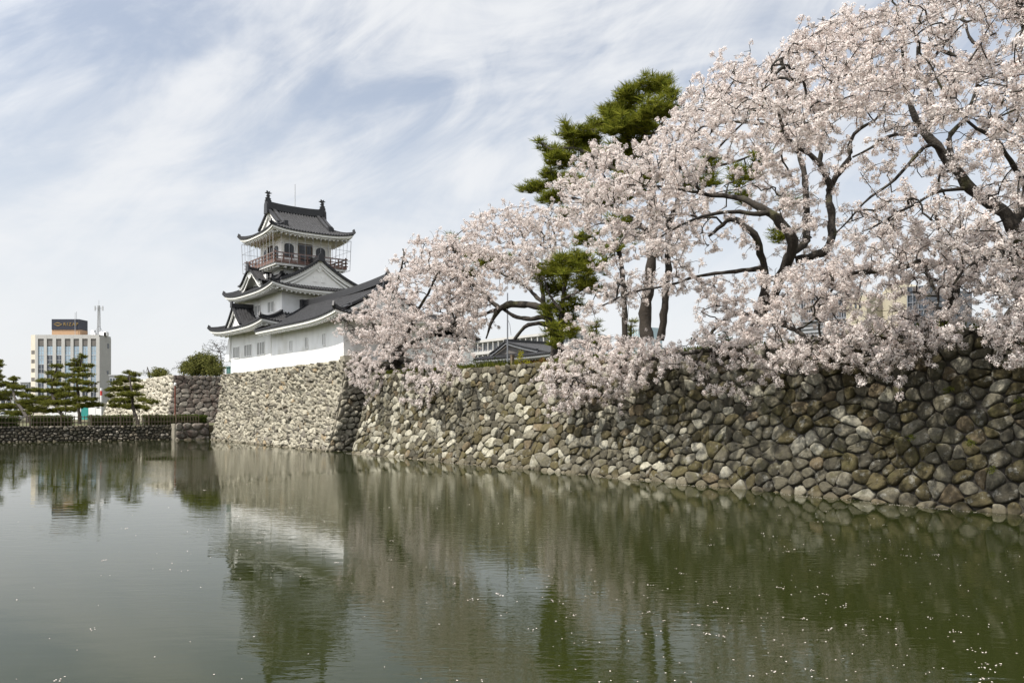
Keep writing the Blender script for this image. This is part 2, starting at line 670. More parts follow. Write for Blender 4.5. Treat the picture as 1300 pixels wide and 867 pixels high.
# ------------------------------------------------------------------ ground, water, terraces
def build_ground():
    z = 1.55
    hole = [(-108, -70), (-94.6, 34), (9, 34), (9, -70)]
    big = [(-4000, -4000), (-4000, 4000), (4000, 4000), (4000, -4000)]
    g = G()
    V = [(x, y, z) for x, y in hole] + [(x, y, z) for x, y in big] + [(x, y, -2.0) for x, y in hole]
    g.add(V, [(i, (i + 1) % 4, 4 + (i + 1) % 4, 4 + i) for i in range(4)] + [(i, 8 + i, 8 + (i + 1) % 4, (i + 1) % 4) for i in range(4)] + [(8, 9, 10, 11)])
    o = g.build('ground', M_['earth'])
    tag(o, 'flat turf and bare earth around the moat', 'ground', kind='structure')
    g = G()
    n = 24
    hx = [(-109, -71), (-95.0, 33.9), (9.5, 33.9), (9.5, -71)]
    g.add([(x, y, 0.0) for x, y in hx], [(0, 3, 2, 1)])
    o = g.build('water', M_['water'])
    tag(o, 'murky green moat water with soft reflections', 'water', kind='structure')

    def terrace(name, pts, z0, z1, label):
        g = G()
        g.prism([(x, y, z0) for x, y in pts], (0, 0, z1 - z0))
        tag(g.build(name, M_['earth']), label, 'ground', kind='structure')
    terrace('castle_grounds', [(-57.0, 29.95), (9, 29.95), (60, 29.95), (60, 130), (-62, 130), (-62, 33.5), (-57.0, 33.5)], 0.5, 5.85, 'turf terrace behind the long stone wall')
    terrace('keep_terrace', [(-91.6, 29.95), (-61.2, 29.95), (-61.2, 60), (-91.6, 60)], 0.5, 7.18, 'earth terrace under the castle keep')
    terrace('gate_terrace', [(-147, 30.2), (-112.6, 30.2), (-112.6, 70), (-147, 70)], 1.0, 7.6, 'earth terrace on the far stone base')


build_ground()


# ------------------------------------------------------------------ stone walls
def voronoi(L, H, size, aniso=(1.15, 1.0), rot=0.0, jit=0.36, drop=0.12, sizefn=None, seed=1):
    r = np.random.default_rng(seed)
    pts = []
    y = size * 0.45
    row = 0
    if sizefn is None:
        ny = max(1, int(round(H / (size * 0.9 / aniso[0] ** 0.5))))
        dy = H / ny
        for i in range(ny):
            nx = max(1, int(round(L / (size * aniso[0] ** 0.5))))
            dx = L / nx
            for j in range(nx + 1):
                pts.append(((j + (0.5 if i % 2 else 0.0)) * dx, (i + 0.5) * dy))
        pts = np.array(pts)
        pts += r.uniform(-jit, jit, pts.shape) * np.array((dx, dy))
    else:
        # rows whose stones grow along the wall
        tries = int(L * H / (size * size) * 14)
        cand = np.column_stack([r.uniform(0, L, tries), r.uniform(0, H, tries)])
        cell = {}
        keep = []
        for c in cand:
            s = sizefn(c[0], c[1]) * (r.uniform(0.36, 0.6) if r.random() < 0.10 else r.uniform(0.74, 1.12))
            ci = (int(c[0] // 1.0), int(c[1] // 1.0))
            ok = True
            for di in (-1, 0, 1):
                for dj in (-1, 0, 1):
                    for q in cell.get((ci[0] + di, ci[1] + dj), ()):
                        dx_, dy_ = (q[0] - c[0]) / aniso[0], (q[1] - c[1])
                        if dx_ * dx_ + dy_ * dy_ < s * s:
                            ok = False
                            break
                    if not ok:
                        break
                if not ok:
                    break
            if ok:
                cell.setdefault(ci, []).append(c)
                keep.append(c)
        pts = np.array(keep)
        drop = 0
    if drop:
        pts = pts[r.random(len(pts)) > drop]
    c, s_ = math.cos(rot), math.sin(rot)
    Mx = np.array(((1 / aniso[0], 0), (0, 1.0))) @ np.array(((c, s_), (-s_, c)))
    Mi = np.linalg.inv(Mx)
    q = pts @ Mx.T
    corners = np.array(((0, 0), (L, 0), (L, H), (0, H))) @ Mx.T
    cells = []
    rad = size * 3.4
    grid = {}
    for i, p in enumerate(q):
        grid.setdefault((int(p[0] // rad), int(p[1] // rad)), []).append(i)
    big = rad * 0.8
    for i, p in enumerate(q):
        gi, gj = int(p[0] // rad), int(p[1] // rad)
        nb = [k for di in (-1, 0, 1) for dj in (-1, 0, 1) for k in grid.get((gi + di, gj + dj), ()) if k != i]
        nb = np.array(nb)
        if len(nb) == 0:
            continue
        d2 = ((q[nb] - p) ** 2).sum(1)
        nb = nb[np.argsort(d2)[:22]]
        poly = [(p[0] - big, p[1] - big), (p[0] + big, p[1] - big), (p[0] + big, p[1] + big), (p[0] - big, p[1] + big)]
        planes = []
        for k in nb:
            n_ = q[k] - p
            planes.append((n_[0], n_[1], 0.5 * (q[k] @ q[k] - p @ p)))
        for k in range(4):
            e = corners[(k + 1) % 4] - corners[k]
            n_ = np.array((e[1], -e[0]))
            planes.append((n_[0], n_[1], n_ @ corners[k]))
        for nx_, ny_, d_ in planes:
            out = []
            m = len(poly)
            for t in range(m):
                A, B_ = poly[t], poly[(t + 1) % m]
                da = nx_ * A[0] + ny_ * A[1] - d_
                db = nx_ * B_[0] + ny_ * B_[1] - d_
                if da <= 0:
                    out.append(A)
                if da * db < 0:
                    u_ = da / (da - db)
                    out.append((A[0] + (B_[0] - A[0]) * u_, A[1] + (B_[1] - A[1]) * u_))
            poly = out
            if len(poly) < 3:
                break
        if len(poly) >= 3:
            cells.append(np.array(poly) @ Mi.T)
    return cells


def stone_wall(name, corners, size, colfn, material, parent, aniso=(1.15, 1.0), rot=0.0, gap=0.03, bulge=0.16, tilt=0.1,
               rounds=2, curve=1.5, seed=1, drop=0.12, sizefn=None, smooth=True, rough=0.03, core=True, grade=False):
    """corners BL, BR, TL, TR in (a, b, z); one mesh of separate rounded stones on a dark core"""
    BL, BR, TL, TR = [np.array(c, float) for c in corners]
    Lb = np.linalg.norm(BR - BL)
    H = 0.5 * (np.linalg.norm(TL - BL) + np.linalg.norm(TR - BR))
    r = np.random.default_rng(seed + 50)

    def P(s, h):
        x = np.clip(h / H, -0.05, 1.05)
        g_ = np.sign(x) * (1 - np.abs(1 - np.abs(x)) ** curve)
        sx = (s / Lb)[..., None]
        bot = BL + (BR - BL) * sx
        top = TL + (TR - TL) * sx
        p = bot + (top - bot) * g_[..., None]
        p[..., 2] = bot[..., 2] + (top[..., 2] - bot[..., 2]) * x
        return p
    nrm = np.cross(BR - BL, TL - BL)
    nrm /= np.linalg.norm(nrm)
    V, Q, T, C = [], [], [], []
    nv = 0
    for poly in voronoi(Lb, H, size, aniso, rot, drop=drop, sizefn=sizefn, seed=seed):
        c = poly.mean(0)
        ar = 0.5 * abs(np.dot(poly[:, 0], np.roll(poly[:, 1], 1)) - np.dot(poly[:, 1], np.roll(poly[:, 0], 1)))
        rr = math.sqrt(ar / math.pi)
        if rr < 0.04:
            continue
        # inset, then round the corners
        near = min(1.0, max(0.0, c[0] / Lb * 2.2 - 0.7)) if grade else 0.0
        poly = c + (poly - c) * max(0.4, 1 - gap * (1 + 0.9 * near) * r.uniform(0.6, 1.5) / rr)
        for _ in range(rounds + (1 if near > r.random() else 0)):
            a_, b_ = poly, np.roll(poly, -1, axis=0)
            poly = np.stack([a_ * 0.75 + b_ * 0.25, a_ * 0.25 + b_ * 0.75], 1).reshape(-1, 2)
        n = len(poly)
        if n > 28:
            poly = poly[::2]
            n = len(poly)
        poly = poly + r.normal(0, rough * rr * 0.5, poly.shape)
        off = poly - c
        bl = bulge * (1 + 0.4 * near) * rr / 0.3 * r.uniform(0.6, 1.25)
        tl = r.normal(0, tilt, 2)
        base = r.normal(0, 0.03)
        rings = ((1.0, -0.22), (1.0, 0.0), (0.92, 0.62 * bl), (0.72, 0.95 * bl))
        vs = []
        for k, d in rings:
            sh_ = c + off * k
            dd = d + base + (off * k) @ tl + (r.normal(0, rough, n) if d > 0 else 0)
            p = P(sh_[:, 0], sh_[:, 1]) + nrm * np.asarray(dd)[..., None]
            vs.append(p)
        cen = P(c[None, 0], c[None, 1]) + nrm * (bl * r.uniform(0.9, 1.05) + base)
        vs = np.concatenate(vs + [cen])
        for k in range(3):
            i = np.arange(n)
            j = (i + 1) % n
            Q.append(np.stack([nv + k * n + i, nv + k * n + j, nv + (k + 1) * n + j, nv + (k + 1) * n + i], 1))
        i = np.arange(n)
        T.append(np.stack([nv + 3 * n + i, nv + 3 * n + (i + 1) % n, np.full(n, nv + 4 * n)], 1))
        V.append(vs)
        col = np.array(list(colfn(c[0] / Lb, c[1] / H, r)) + [1.0])
        C.append(np.repeat(col[None], len(vs), 0))
        nv += len(vs)
    V = W(np.concatenate(V))
    # winding: polygons came out clockwise or not, make outward by checking nothing (two sided)
    o = fast_mesh(name, V, [np.concatenate(Q), np.concatenate(T)], material, parent, smooth=smooth, color=np.concatenate(C))
    if core:
        gs, gh = 24, 10
        S, Hh = np.meshgrid(np.linspace(0, Lb, gs), np.linspace(0, H, gh))
        p = P(S.ravel(), Hh.ravel()) - nrm * 0.10
        idx = np.arange(gs * gh).reshape(gh, gs)
        q = np.stack([idx[:-1, :-1], idx[:-1, 1:], idx[1:, 1:], idx[1:, :-1]], -1).reshape(-1, 4)
        fast_mesh('wall_core', W(p), [q], M_['mortar'], parent)
    return o


def pick(r, table):
    x = r.random()
    for w, c in table:
        if x < w:
            return np.array(c) * r.uniform(0.8, 1.2)
        x -= w
    return np.array(table[-1][1])


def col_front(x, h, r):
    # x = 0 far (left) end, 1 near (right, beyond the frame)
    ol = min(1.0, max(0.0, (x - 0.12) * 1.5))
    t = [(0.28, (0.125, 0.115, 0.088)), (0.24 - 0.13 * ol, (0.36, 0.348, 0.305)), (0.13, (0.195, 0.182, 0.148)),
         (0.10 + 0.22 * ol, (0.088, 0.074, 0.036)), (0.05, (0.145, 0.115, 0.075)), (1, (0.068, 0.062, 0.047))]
    return pick(r, t) * np.array((0.74, 0.72, 0.64)) * (1.0 - 0.40 * min(1, max(0, x - 0.35) * 2.2))  # right end darkened in the stone colour too, deepening the tree shade


def col_pale(x, h, r):
    return pick(r, [(0.5, (0.25, 0.23, 0.178)), (0.2, (0.30, 0.28, 0.22)), (0.18, (0.175, 0.158, 0.12)), (0.03, (0.26, 0.205, 0.13)), (1, (0.13, 0.117, 0.095))])


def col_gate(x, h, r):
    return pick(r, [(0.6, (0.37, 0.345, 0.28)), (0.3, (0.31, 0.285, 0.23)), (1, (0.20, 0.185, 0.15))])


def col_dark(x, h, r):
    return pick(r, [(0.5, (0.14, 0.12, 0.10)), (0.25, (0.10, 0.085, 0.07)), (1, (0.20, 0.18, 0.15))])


def col_low(x, h, r):
    return pick(r, [(0.5, (0.085, 0.075, 0.055)), (0.3, (0.06, 0.055, 0.042)), (0.12, (0.16, 0.135, 0.10)), (1, (0.26, 0.23, 0.19))])


def side_block(name, parent, pts_top, pts_bot):
    pass


# the long front wall
wr = thing('stone_wall', W((-26, 28.1, 0)), 'long mossy wall of rounded grey boulders running along the moat under the cherry trees', 'stone wall')
Z1 = 5.92
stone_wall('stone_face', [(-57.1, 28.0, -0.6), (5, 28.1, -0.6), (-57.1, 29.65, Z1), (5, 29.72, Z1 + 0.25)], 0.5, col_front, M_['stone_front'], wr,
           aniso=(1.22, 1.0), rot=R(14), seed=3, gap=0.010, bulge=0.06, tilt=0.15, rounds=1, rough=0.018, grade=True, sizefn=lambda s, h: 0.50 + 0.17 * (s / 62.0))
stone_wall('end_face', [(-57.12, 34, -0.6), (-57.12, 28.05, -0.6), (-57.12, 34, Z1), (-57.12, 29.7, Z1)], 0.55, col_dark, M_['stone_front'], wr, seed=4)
g = G()
g.box(-57.0, 5, 29.75, 31.2, 5.55, Z1 - 0.02)
g.build('coping_fill', M_['mortar'], wr)

# the keep's base
wk = thing('stone_wall', W((-76, 28, 0)), 'tall pale sunlit stone base carrying the white castle keep', 'stone wall')
stone_wall('stone_face', [(-91.9, 28.4, -0.6), (-60.4, 27.62, -0.6), (-91.9, 29.8, 7.2), (-60.9, 29.55, 7.38)], 0.52, col_pale, M_['stone_pale'], wk,
           aniso=(1.75, 1.0), rot=R(-30), seed=8, gap=0.016, bulge=0.14, tilt=0.36, rounds=1, smooth=False, rough=0.05, sizefn=lambda s, h: 0.36)
stone_wall('side_face', [(-60.38, 27.7, -0.6), (-60.38, 34, -0.6), (-60.88, 29.6, 7.38), (-60.88, 34, 7.38)], 0.62, col_pale, M_['stone_pale'], wk,
           aniso=(1.4, 1.0), seed=9, tilt=0.16, rounds=1, smooth=False, rough=0.04)
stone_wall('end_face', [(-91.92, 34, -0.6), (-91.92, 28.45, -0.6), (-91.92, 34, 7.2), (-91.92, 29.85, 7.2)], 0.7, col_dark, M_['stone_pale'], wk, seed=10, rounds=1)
# big interlocking corner stones up the near edge
ga = G()
zz = -0.4
k = 0
while zz < 7.2:
    hh = random.uniform(0.5, 0.72)
    x = max(0, (zz + 0.6) / 7.98)
    gx = 1 - (1 - min(1, x)) ** 1.5
    a_c, b_c = -60.4 - 0.5 * gx, 27.62 + 1.93 * gx
    l1, l2 = (1.5, 0.75) if k % 2 else (0.8, 1.5)
    d0, d1 = 0.03, 0.03
    a1, b0 = a_c + d1, b_c - d0
    x2 = max(0, (zz + hh + 0.55) / 7.98)
    gx2 = 1 - (1 - min(1, x2)) ** 1.5
    a1t, b0t = -60.4 - 0.5 * gx2 + d1, 27.62 + 1.93 * gx2 - d0
    j = lambda: random.uniform(-0.10, 0.10)
    ga.hexa([(a1 - l1 + j(), b0 + j(), zz), (a1 + j(), b0 + j(), zz), (a1 + j(), b0 + l2, zz), (a1 - l1, b0 + l2, zz),
             (a1t - l1 + j(), b0t + j(), zz + hh), (a1t + j(), b0t + j(), zz + hh), (a1t + j(), b0t + l2, zz + hh), (a1t - l1, b0t + l2, zz + hh)])
    zz += hh + 0.035
    k += 1
M_['quoin'] = mat('pale_corner_stone', (0.22, 0.20, 0.155), 0.85, 0.35, 1.6, 0.8, 8)
ga.build('corner_stones', M_['quoin'], wk)

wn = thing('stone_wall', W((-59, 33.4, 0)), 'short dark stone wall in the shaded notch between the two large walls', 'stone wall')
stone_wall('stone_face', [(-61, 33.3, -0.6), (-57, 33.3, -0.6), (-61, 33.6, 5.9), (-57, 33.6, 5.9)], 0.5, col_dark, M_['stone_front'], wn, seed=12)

# far gate base
wg = thing('stone_wall', W((-120, 30, 1.5)), 'far pale stone base with a dark rust streaked side, left of the keep', 'stone wall')
stone_wall('stone_face', [(-150, 28.4, 1.2), (-110, 28.3, 1.2), (-147.5, 30.0, 7.65), (-112.3, 30.0, 7.85)], 0.75, col_gate, M_['stone_pale'], wg,
           aniso=(1.5, 1.0), rot=R(-25), seed=14, rounds=1, smooth=False, bulge=0.15, tilt=0.28, rough=0.05)
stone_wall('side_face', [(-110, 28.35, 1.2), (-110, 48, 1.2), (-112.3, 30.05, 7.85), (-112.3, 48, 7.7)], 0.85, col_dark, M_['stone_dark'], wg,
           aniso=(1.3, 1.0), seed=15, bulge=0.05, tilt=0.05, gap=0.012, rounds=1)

# low far bank wall
wl = thing('stone_wall', W((-96, 15, 0)), 'low dark rubble wall along the far bank below the fence', 'stone wall')
stone_wall('stone_face', [(-107.5, -62, -0.5), (-94.9, 25.3, -0.5), (-107.7, -62, 1.62), (-95.1, 25.3, 1.62)], 0.36, col_low, M_['stone_front'], wl,
           aniso=(1.2, 1.0), seed=17, rounds=1, bulge=0.15, tilt=0.2)
wb = thing('stone_wall', W((-93.8, 26.8, 0)), 'short block of large squared stones at the foot of the keep base', 'stone wall')
stone_wall('stone_face', [(-93.6, 25.2, -0.5), (-93.6, 28.9, -0.5), (-93.8, 25.3, 1.85), (-93.8, 28.9, 1.8)], 1.0, col_dark, M_['stone_dark'], wb,
           aniso=(1.5, 1.0), seed=18, bulge=0.1, tilt=0.05)
g = G()
g.hexa([(-95.2, 25.12, -0.5), (-93.72, 25.12, -0.5), (-93.72, 28.8, -0.5), (-95.2, 28.8, -0.5), (-95.2, 25.2, 1.75), (-93.9, 25.2, 1.75), (-93.9, 28.8, 1.75), (-95.2, 28.8, 1.75)])
g.build('block_core', M_['quoin'], wb)


# ------------------------------------------------------------------ castle keep
def prof(t):
    return 0.62 * t + 0.38 * t * t


class Roof:
    """one roof built of slopes: tile sheet with half-round ribs, ridge tiles, white eaves"""

    def __init__(self):
        self.tile, self.ridge, self.trim = G(), G(), G()

    def slope(self, E0, E1, n, D, ze, zt, up=0.3, lim=None, rib=0.30, depth=None, fascia=True, soff=1.4, zwall=None, upL=True, upR=True, tmax=1.0):
        E0, E1, n = np.array(E0, float), np.array(E1, float), np.array(n, float)
        Lx = np.linalg.norm(E1 - E0)
        d = (E1 - E0) / Lx

        def cor(x):
            u_ = 2 * x / Lx - 1
            c = np.abs(u_) ** 3.2
            if not upL:
                c = np.where(u_ < 0, 0, c)
            if not upR:
                c = np.where(u_ > 0, 0, c)
            return c

        def P(x, t):
            x, t = np.asarray(x, float), np.asarray(t, float)
            xy = E0 + d * x[..., None] + n * (D * t)[..., None]
            z = ze + (zt - ze) * prof(t) + up * cor(x) * (1 - t) ** 1.6
            return np.concatenate([xy, z[..., None]], -1)
        if lim is None:
            lim = lambda t: (0.0, Lx)
        Nt, Ns = 10, 16
        V = []
        for i in range(Nt + 1):
            t = i / Nt * tmax
            l_, r_ = lim(t)
            xs = np.linspace(l_, r_, Ns + 1)
            V.append(P(xs, np.full(Ns + 1, t)))
        V = np.concatenate(V)
        idx = np.arange((Nt + 1) * (Ns + 1)).reshape(Nt + 1, Ns + 1)
        fs = np.stack([idx[:-1, :-1], idx[:-1, 1:], idx[1:, 1:], idx[1:, :-1]], -1).reshape(-1, 4)
        self.tile.add(V, fs.tolist())
        nr = max(2, int(Lx / rib))
        for i in range(nr):
            x = (i + 0.5) * Lx / nr
            ts = np.linspace(0, tmax, 41)
            ok = [t for t in ts if lim(t)[0] - 0.02 <= x <= lim(t)[1] + 0.02]
            if len(ok) < 2:
                continue
            t1 = max(ok)
            tt = np.linspace(0, t1, max(3, int(8 * t1) + 2))
            c = P(np.full(len(tt), x), tt)
            w, h = 0.085, 0.10
            sx = np.array((d[0], d[1], 0))
            upv = np.array((0, 0, 1.0))
            rows = []
            for p in c:
                rows.append([p - sx * w, p - sx * w * 0.6 + upv * h, p + sx * w * 0.6 + upv * h, p + sx * w])
            v = [q for r2 in rows for q in r2]
            f = []
            for k in range(len(rows) - 1):
                for j in range(3):
                    f.append((4 * k + j, 4 * k + j + 1, 4 * k + 5 + j, 4 * k + 4 + j))
            f.append((0, 1, 2, 3))
            self.tile.add(v, f)
            # round eave tile
            p0 = c[0] + np.array((*(-n), 0)) * 0.03 + upv * 0.01
            ring = [p0 + sx * 0.10 * math.cos(q) + upv * 0.10 * math.sin(q) for q in np.linspace(0, 2 * math.pi, 9)[:-1]]
            self.ridge.prism(ring, np.array((*n, 0)) * 0.08)
        if fascia:
            xs = np.linspace(0, Lx, 21)
            e = P(xs, np.zeros(21))
            nn = np.array((*n, 0))
            # dark edge of the tiles
            top = e + nn * 0.02
            self.ridge.add(np.concatenate([top, top - np.array((0, 0, 0.09))]), [(i, i + 1, 22 + i, 21 + i) for i in range(20)])
            # two stepped white fascia bands, then the soffit up to the wall
            xi = lambda o: np.linspace(o, Lx - o, 21)

            def off(o, dz):
                q = P(xi(o), np.zeros(21))
                # keep the corner curve while moving inwards
                q = q + nn * o
                q[:, 2] = e[:, 2] + dz
                return q
            rows = [off(0.06, -0.085), off(0.08, -0.30), off(0.22, -0.31), off(0.25, -0.46)]
            wz = zwall if zwall is not None else ze - 0.35
            q = off(soff, 0)
            q[:, 2] = wz
            rows.append(q)
            v = np.concatenate(rows)
            f = []
            for k in range(len(rows) - 1):
                for i in range(20):
                    f.append((21 * k + i, 21 * k + i + 1, 21 * k + 22 + i, 21 * k + 21 + i))
            self.trim.add(v, f)
            # rafters
            m = max(3, int(Lx / 0.46))
            for i in range(m):
                x = (i + 0.5) * Lx / m
                a0 = P(np.array([x]), np.zeros(1))[0]
                z0 = a0[2] - 0.40
                s0, s1 = 0.30, soff
                xe = min(max(x, soff), Lx - soff)
                if xe != x:
                    s1 = min(x, Lx - x)
                    if s1 < 0.5:
                        continue
                p0 = a0 + nn * s0
                p1 = a0 + nn * s1
                fr = (s1 - s0) / (soff - s0)
                zA, zB = z0, z0 + (wz - z0) * fr
                dx = np.array((*d, 0)) * 0.07
                hb = 0.17
                zf = lambda p, z_: np.array((p[0], p[1], z_))
                self.trim.hexa([zf(p0 - dx, zA - hb), zf(p0 + dx, zA - hb), zf(p1 + dx, zB - hb), zf(p1 - dx, zB - hb),
                                zf(p0 - dx, zA + 0.02), zf(p0 + dx, zA + 0.02), zf(p1 + dx, zB + 0.02), zf(p1 - dx, zB + 0.02)])
        return P

    def hip(self, P, x0, x1, t1, w=0.30, h=0.30):
        ts = np.linspace(0.0, t1, 9)
        pts = P(x0 + (x1 - x0) * ts / t1, ts)
        self.ridge.bar(pts, w, h)
        # end tile, tipped up
        p = pts[0]
        dv = pts[0] - pts[1]
        dv[2] = 0
        dv /= np.linalg.norm(dv)
        self.ridge.prism([p + dv * 0.02 + np.array((0, 0, -0.05)), p + dv * 0.25 + np.array((0, 0, 0.16)), p + dv * 0.1 + np.array((0, 0, 0.55)), p - dv * 0.12 + np.array((0, 0, 0.40))], np.cross(dv, (0, 0, 1)) * 0.16)

    def build(self, root, name='roof', trimname='eave'):
        o = self.tile.build(name, M_['tile'], root)
        self.ridge.build('ridge_tiles', M_['ridge'], o)
        if self.trim.V:
            self.trim.build(trimname, M_['trim'], o)
        return o


def skirt(e, t, ze, zt, up=0.3, soff=1.4, zwall=None, sides='FRLB', hips=True):
    """hip skirt between eave rectangle e=(a0,a1,b0,b1) and top rectangle t"""
    Rf = Roof()
    a0, a1, b0, b1 = e
    A0, A1, B0, B1 = t
    kw = dict(up=up, soff=soff, zwall=zwall)
    Pf = {}
    if 'F' in sides:
        Pf['F'] = Rf.slope((a0, b0), (a1, b0), (0, 1), B0 - b0, ze, zt, lim=lambda q: ((A0 - a0) * q, (a1 - a0) - (a1 - A1) * q), **kw)
    if 'R' in sides:
        Pf['R'] = Rf.slope((a1, b0), (a1, b1), (-1, 0), a1 - A1, ze, zt, lim=lambda q: ((B0 - b0) * q, (b1 - b0) - (b1 - B1) * q), **kw)
    if 'B' in sides:
        Pf['B'] = Rf.slope((a1, b1), (a0, b1), (0, -1), b1 - B1, ze, zt, lim=lambda q: ((a1 - A1) * q, (a1 - a0) - (A0 - a0) * q), **kw)
    if 'L' in sides:
        Pf['L'] = Rf.slope((a0, b1), (a0, b0), (1, 0), A0 - a0, ze, zt, lim=lambda q: ((b1 - B1) * q, (b1 - b0) - (B0 - b0) * q), **kw)
    if hips:
        if 'F' in Pf:
            Rf.hip(Pf['F'], 0, A0 - a0, 1.0)
            Rf.hip(Pf['F'], a1 - a0, A1 - a0, 1.0)
        if 'B' in Pf:
            Rf.hip(Pf['B'], 0, a1 - A1, 1.0)
            Rf.hip(Pf['B'], a1 - a0, a1 - A0, 1.0)
    return Rf


def lattice(root, px0, px1, py0, py1, b, bars=3, name='window'):
    a0, a1 = a_at(px0, b), a_at(px1, b)
    am = 0.5 * (a0 + a1)
    z0, z1 = z_at(py1, am, b), z_at(py0, am, b)
    g = G()
    g.box(a0, a1, b - 0.03, b + 0.05, z0, z1)
    o = g.build(name, M_['slot'], root)
    g = G()
    f = 0.07
    g.box(a0 - f, a0, b - 0.07, b + 0.05, z0 - f, z1 + f)
    g.box(a1, a1 + f, b - 0.07, b + 0.05, z0 - f, z1 + f)
    g.box(a0, a1, b - 0.07, b + 0.05, z1, z1 + f)
    g.box(a0, a1, b - 0.07, b + 0.05, z0 - f, z0)
    for i in range(bars):
        x = a0 + (a1 - a0) * (i + 1) / (bars + 1)
        g.box(x - 0.06, x + 0.06, b - 0.055, b - 0.01, z0, z1)
    g.build('lattice', M_['plaster'], o)
    return o


def shachi(g, base, dirv, s=1.0, thick=0.22):
    """roof fish: head down, tail curling up; dirv = unit along the ridge pointing outwards"""
    d = np.array((*dirv, 0))
    z = np.array((0, 0, 1.0))
    prof_ = [(-0.28, 0.0), (0.30, 0.0), (0.34, 0.20), (0.22, 0.34), (0.30, 0.46), (0.16, 0.50), (0.10, 0.66), (0.20, 0.74), (0.06, 0.78), (0.10, 0.95),
             (0.34, 1.02), (0.12, 1.10), (0.16, 1.26), (-0.02, 1.12), (-0.20, 1.24), (-0.14, 1.06), (-0.42, 1.02), (-0.12, 0.92), (-0.10, 0.76),
             (-0.26, 0.70), (-0.12, 0.62), (-0.16, 0.46), (-0.32, 0.40), (-0.22, 0.30), (-0.36, 0.14)]
    side = np.cross(d, z)
    out = [np.array(base) + d * x * s + z * y * s - side * thick * s / 2 for x, y in prof_]
    g.prism(out, side * thick * s)


def build_castle():
    root = thing('castle_keep', W((-80, 33, 7.2)), 'white plastered castle keep with stacked dark tiled roofs on the pale stone base', 'castle')
    # ---- walls
    g = G()
    g.box(-89.8, -77.2, 30.0, 40.4, 7.15, 11.8)
    o1 = g.build('ground_storey_wall', M_['plaster'], root)
    g = G()
    g.box(-76.9, -61.3, 29.62, 37.6, 7.3, 11.3)
    g.build('wing_wall', M_['plaster'], root)
    g = G()
    g.box(-89.2, -78.6, 31.3, 38.8, 11.5, 15.6)
    g.build('upper_storey_wall', M_['plaster'], root)
    g = G()
    g.box(-86.8, -81.0, 32.3, 37.65, 15.0, 21.6)
    g.build('top_storey_wall', M_['plaster'], root)
    # thin grey plinth line under the plaster
    # stone drop bay on the left end
    g = G()
    zb, zt_ = 8.6, 11.5
    g.hexa([(-91.0, 29.7, zb), (-89.6, 29.7, zb), (-89.6, 33.2, zb), (-91.0, 33.2, zb), (-90.1, 29.93, zt_), (-89.6, 29.93, zt_), (-89.6, 33.2, zt_), (-90.1, 33.2, zt_)])
    g.build('stone_drop_bay', M_['plaster'], root)
    # ---- windows
    for r_ in ((296.6, 304, 441, 454.4), (311, 319.6, 438, 452), (327, 336, 434.8, 449.8)):
        lattice(root, *r_, 30.0, 2)
    for r_ in ((368.3, 371, 433, 445.5), (388, 391, 428.8, 442), (410, 413, 424, 437.7)):
        lattice(root, *r_, 29.62, 1)
    for r_ in ((324, 331, 388.5, 401), (340.5, 348, 383.5, 396)):
        lattice(root, *r_, 31.3, 1)
    # ---- first roof round the keep
    e = (-91.5, -75.9, 28.2, 41.9)
    Rf = skirt(e, (-89.2, -78.6, 31.3, 38.8), 11.62, 12.95, up=0.42, soff=1.5, zwall=11.45)
    Rf.build(root)
    # dormer gable on its front (faces the moat)
    Rf = Roof()
    ac, hw, bf = -86.6, 2.25, 29.35
    zb, za = 12.05, 14.1
    gab(root, Rf, ac, hw, bf, 31.35, zb, za)
    # ---- second roof
    e = (-91.1, -76.95, 29.65, 40.5)
    Rf = skirt(e, (-86.8, -81.0, 32.3, 37.65), 15.35, 17.25, up=0.5, soff=1.65, zwall=15.25)
    Rf.build(root)
    # big triangular gable on the right side (faces +a)
    big_gable(root)
    karahafu(root)
    # ---- top storey
    top_storey(root)
    wing_roof(root)
    return root


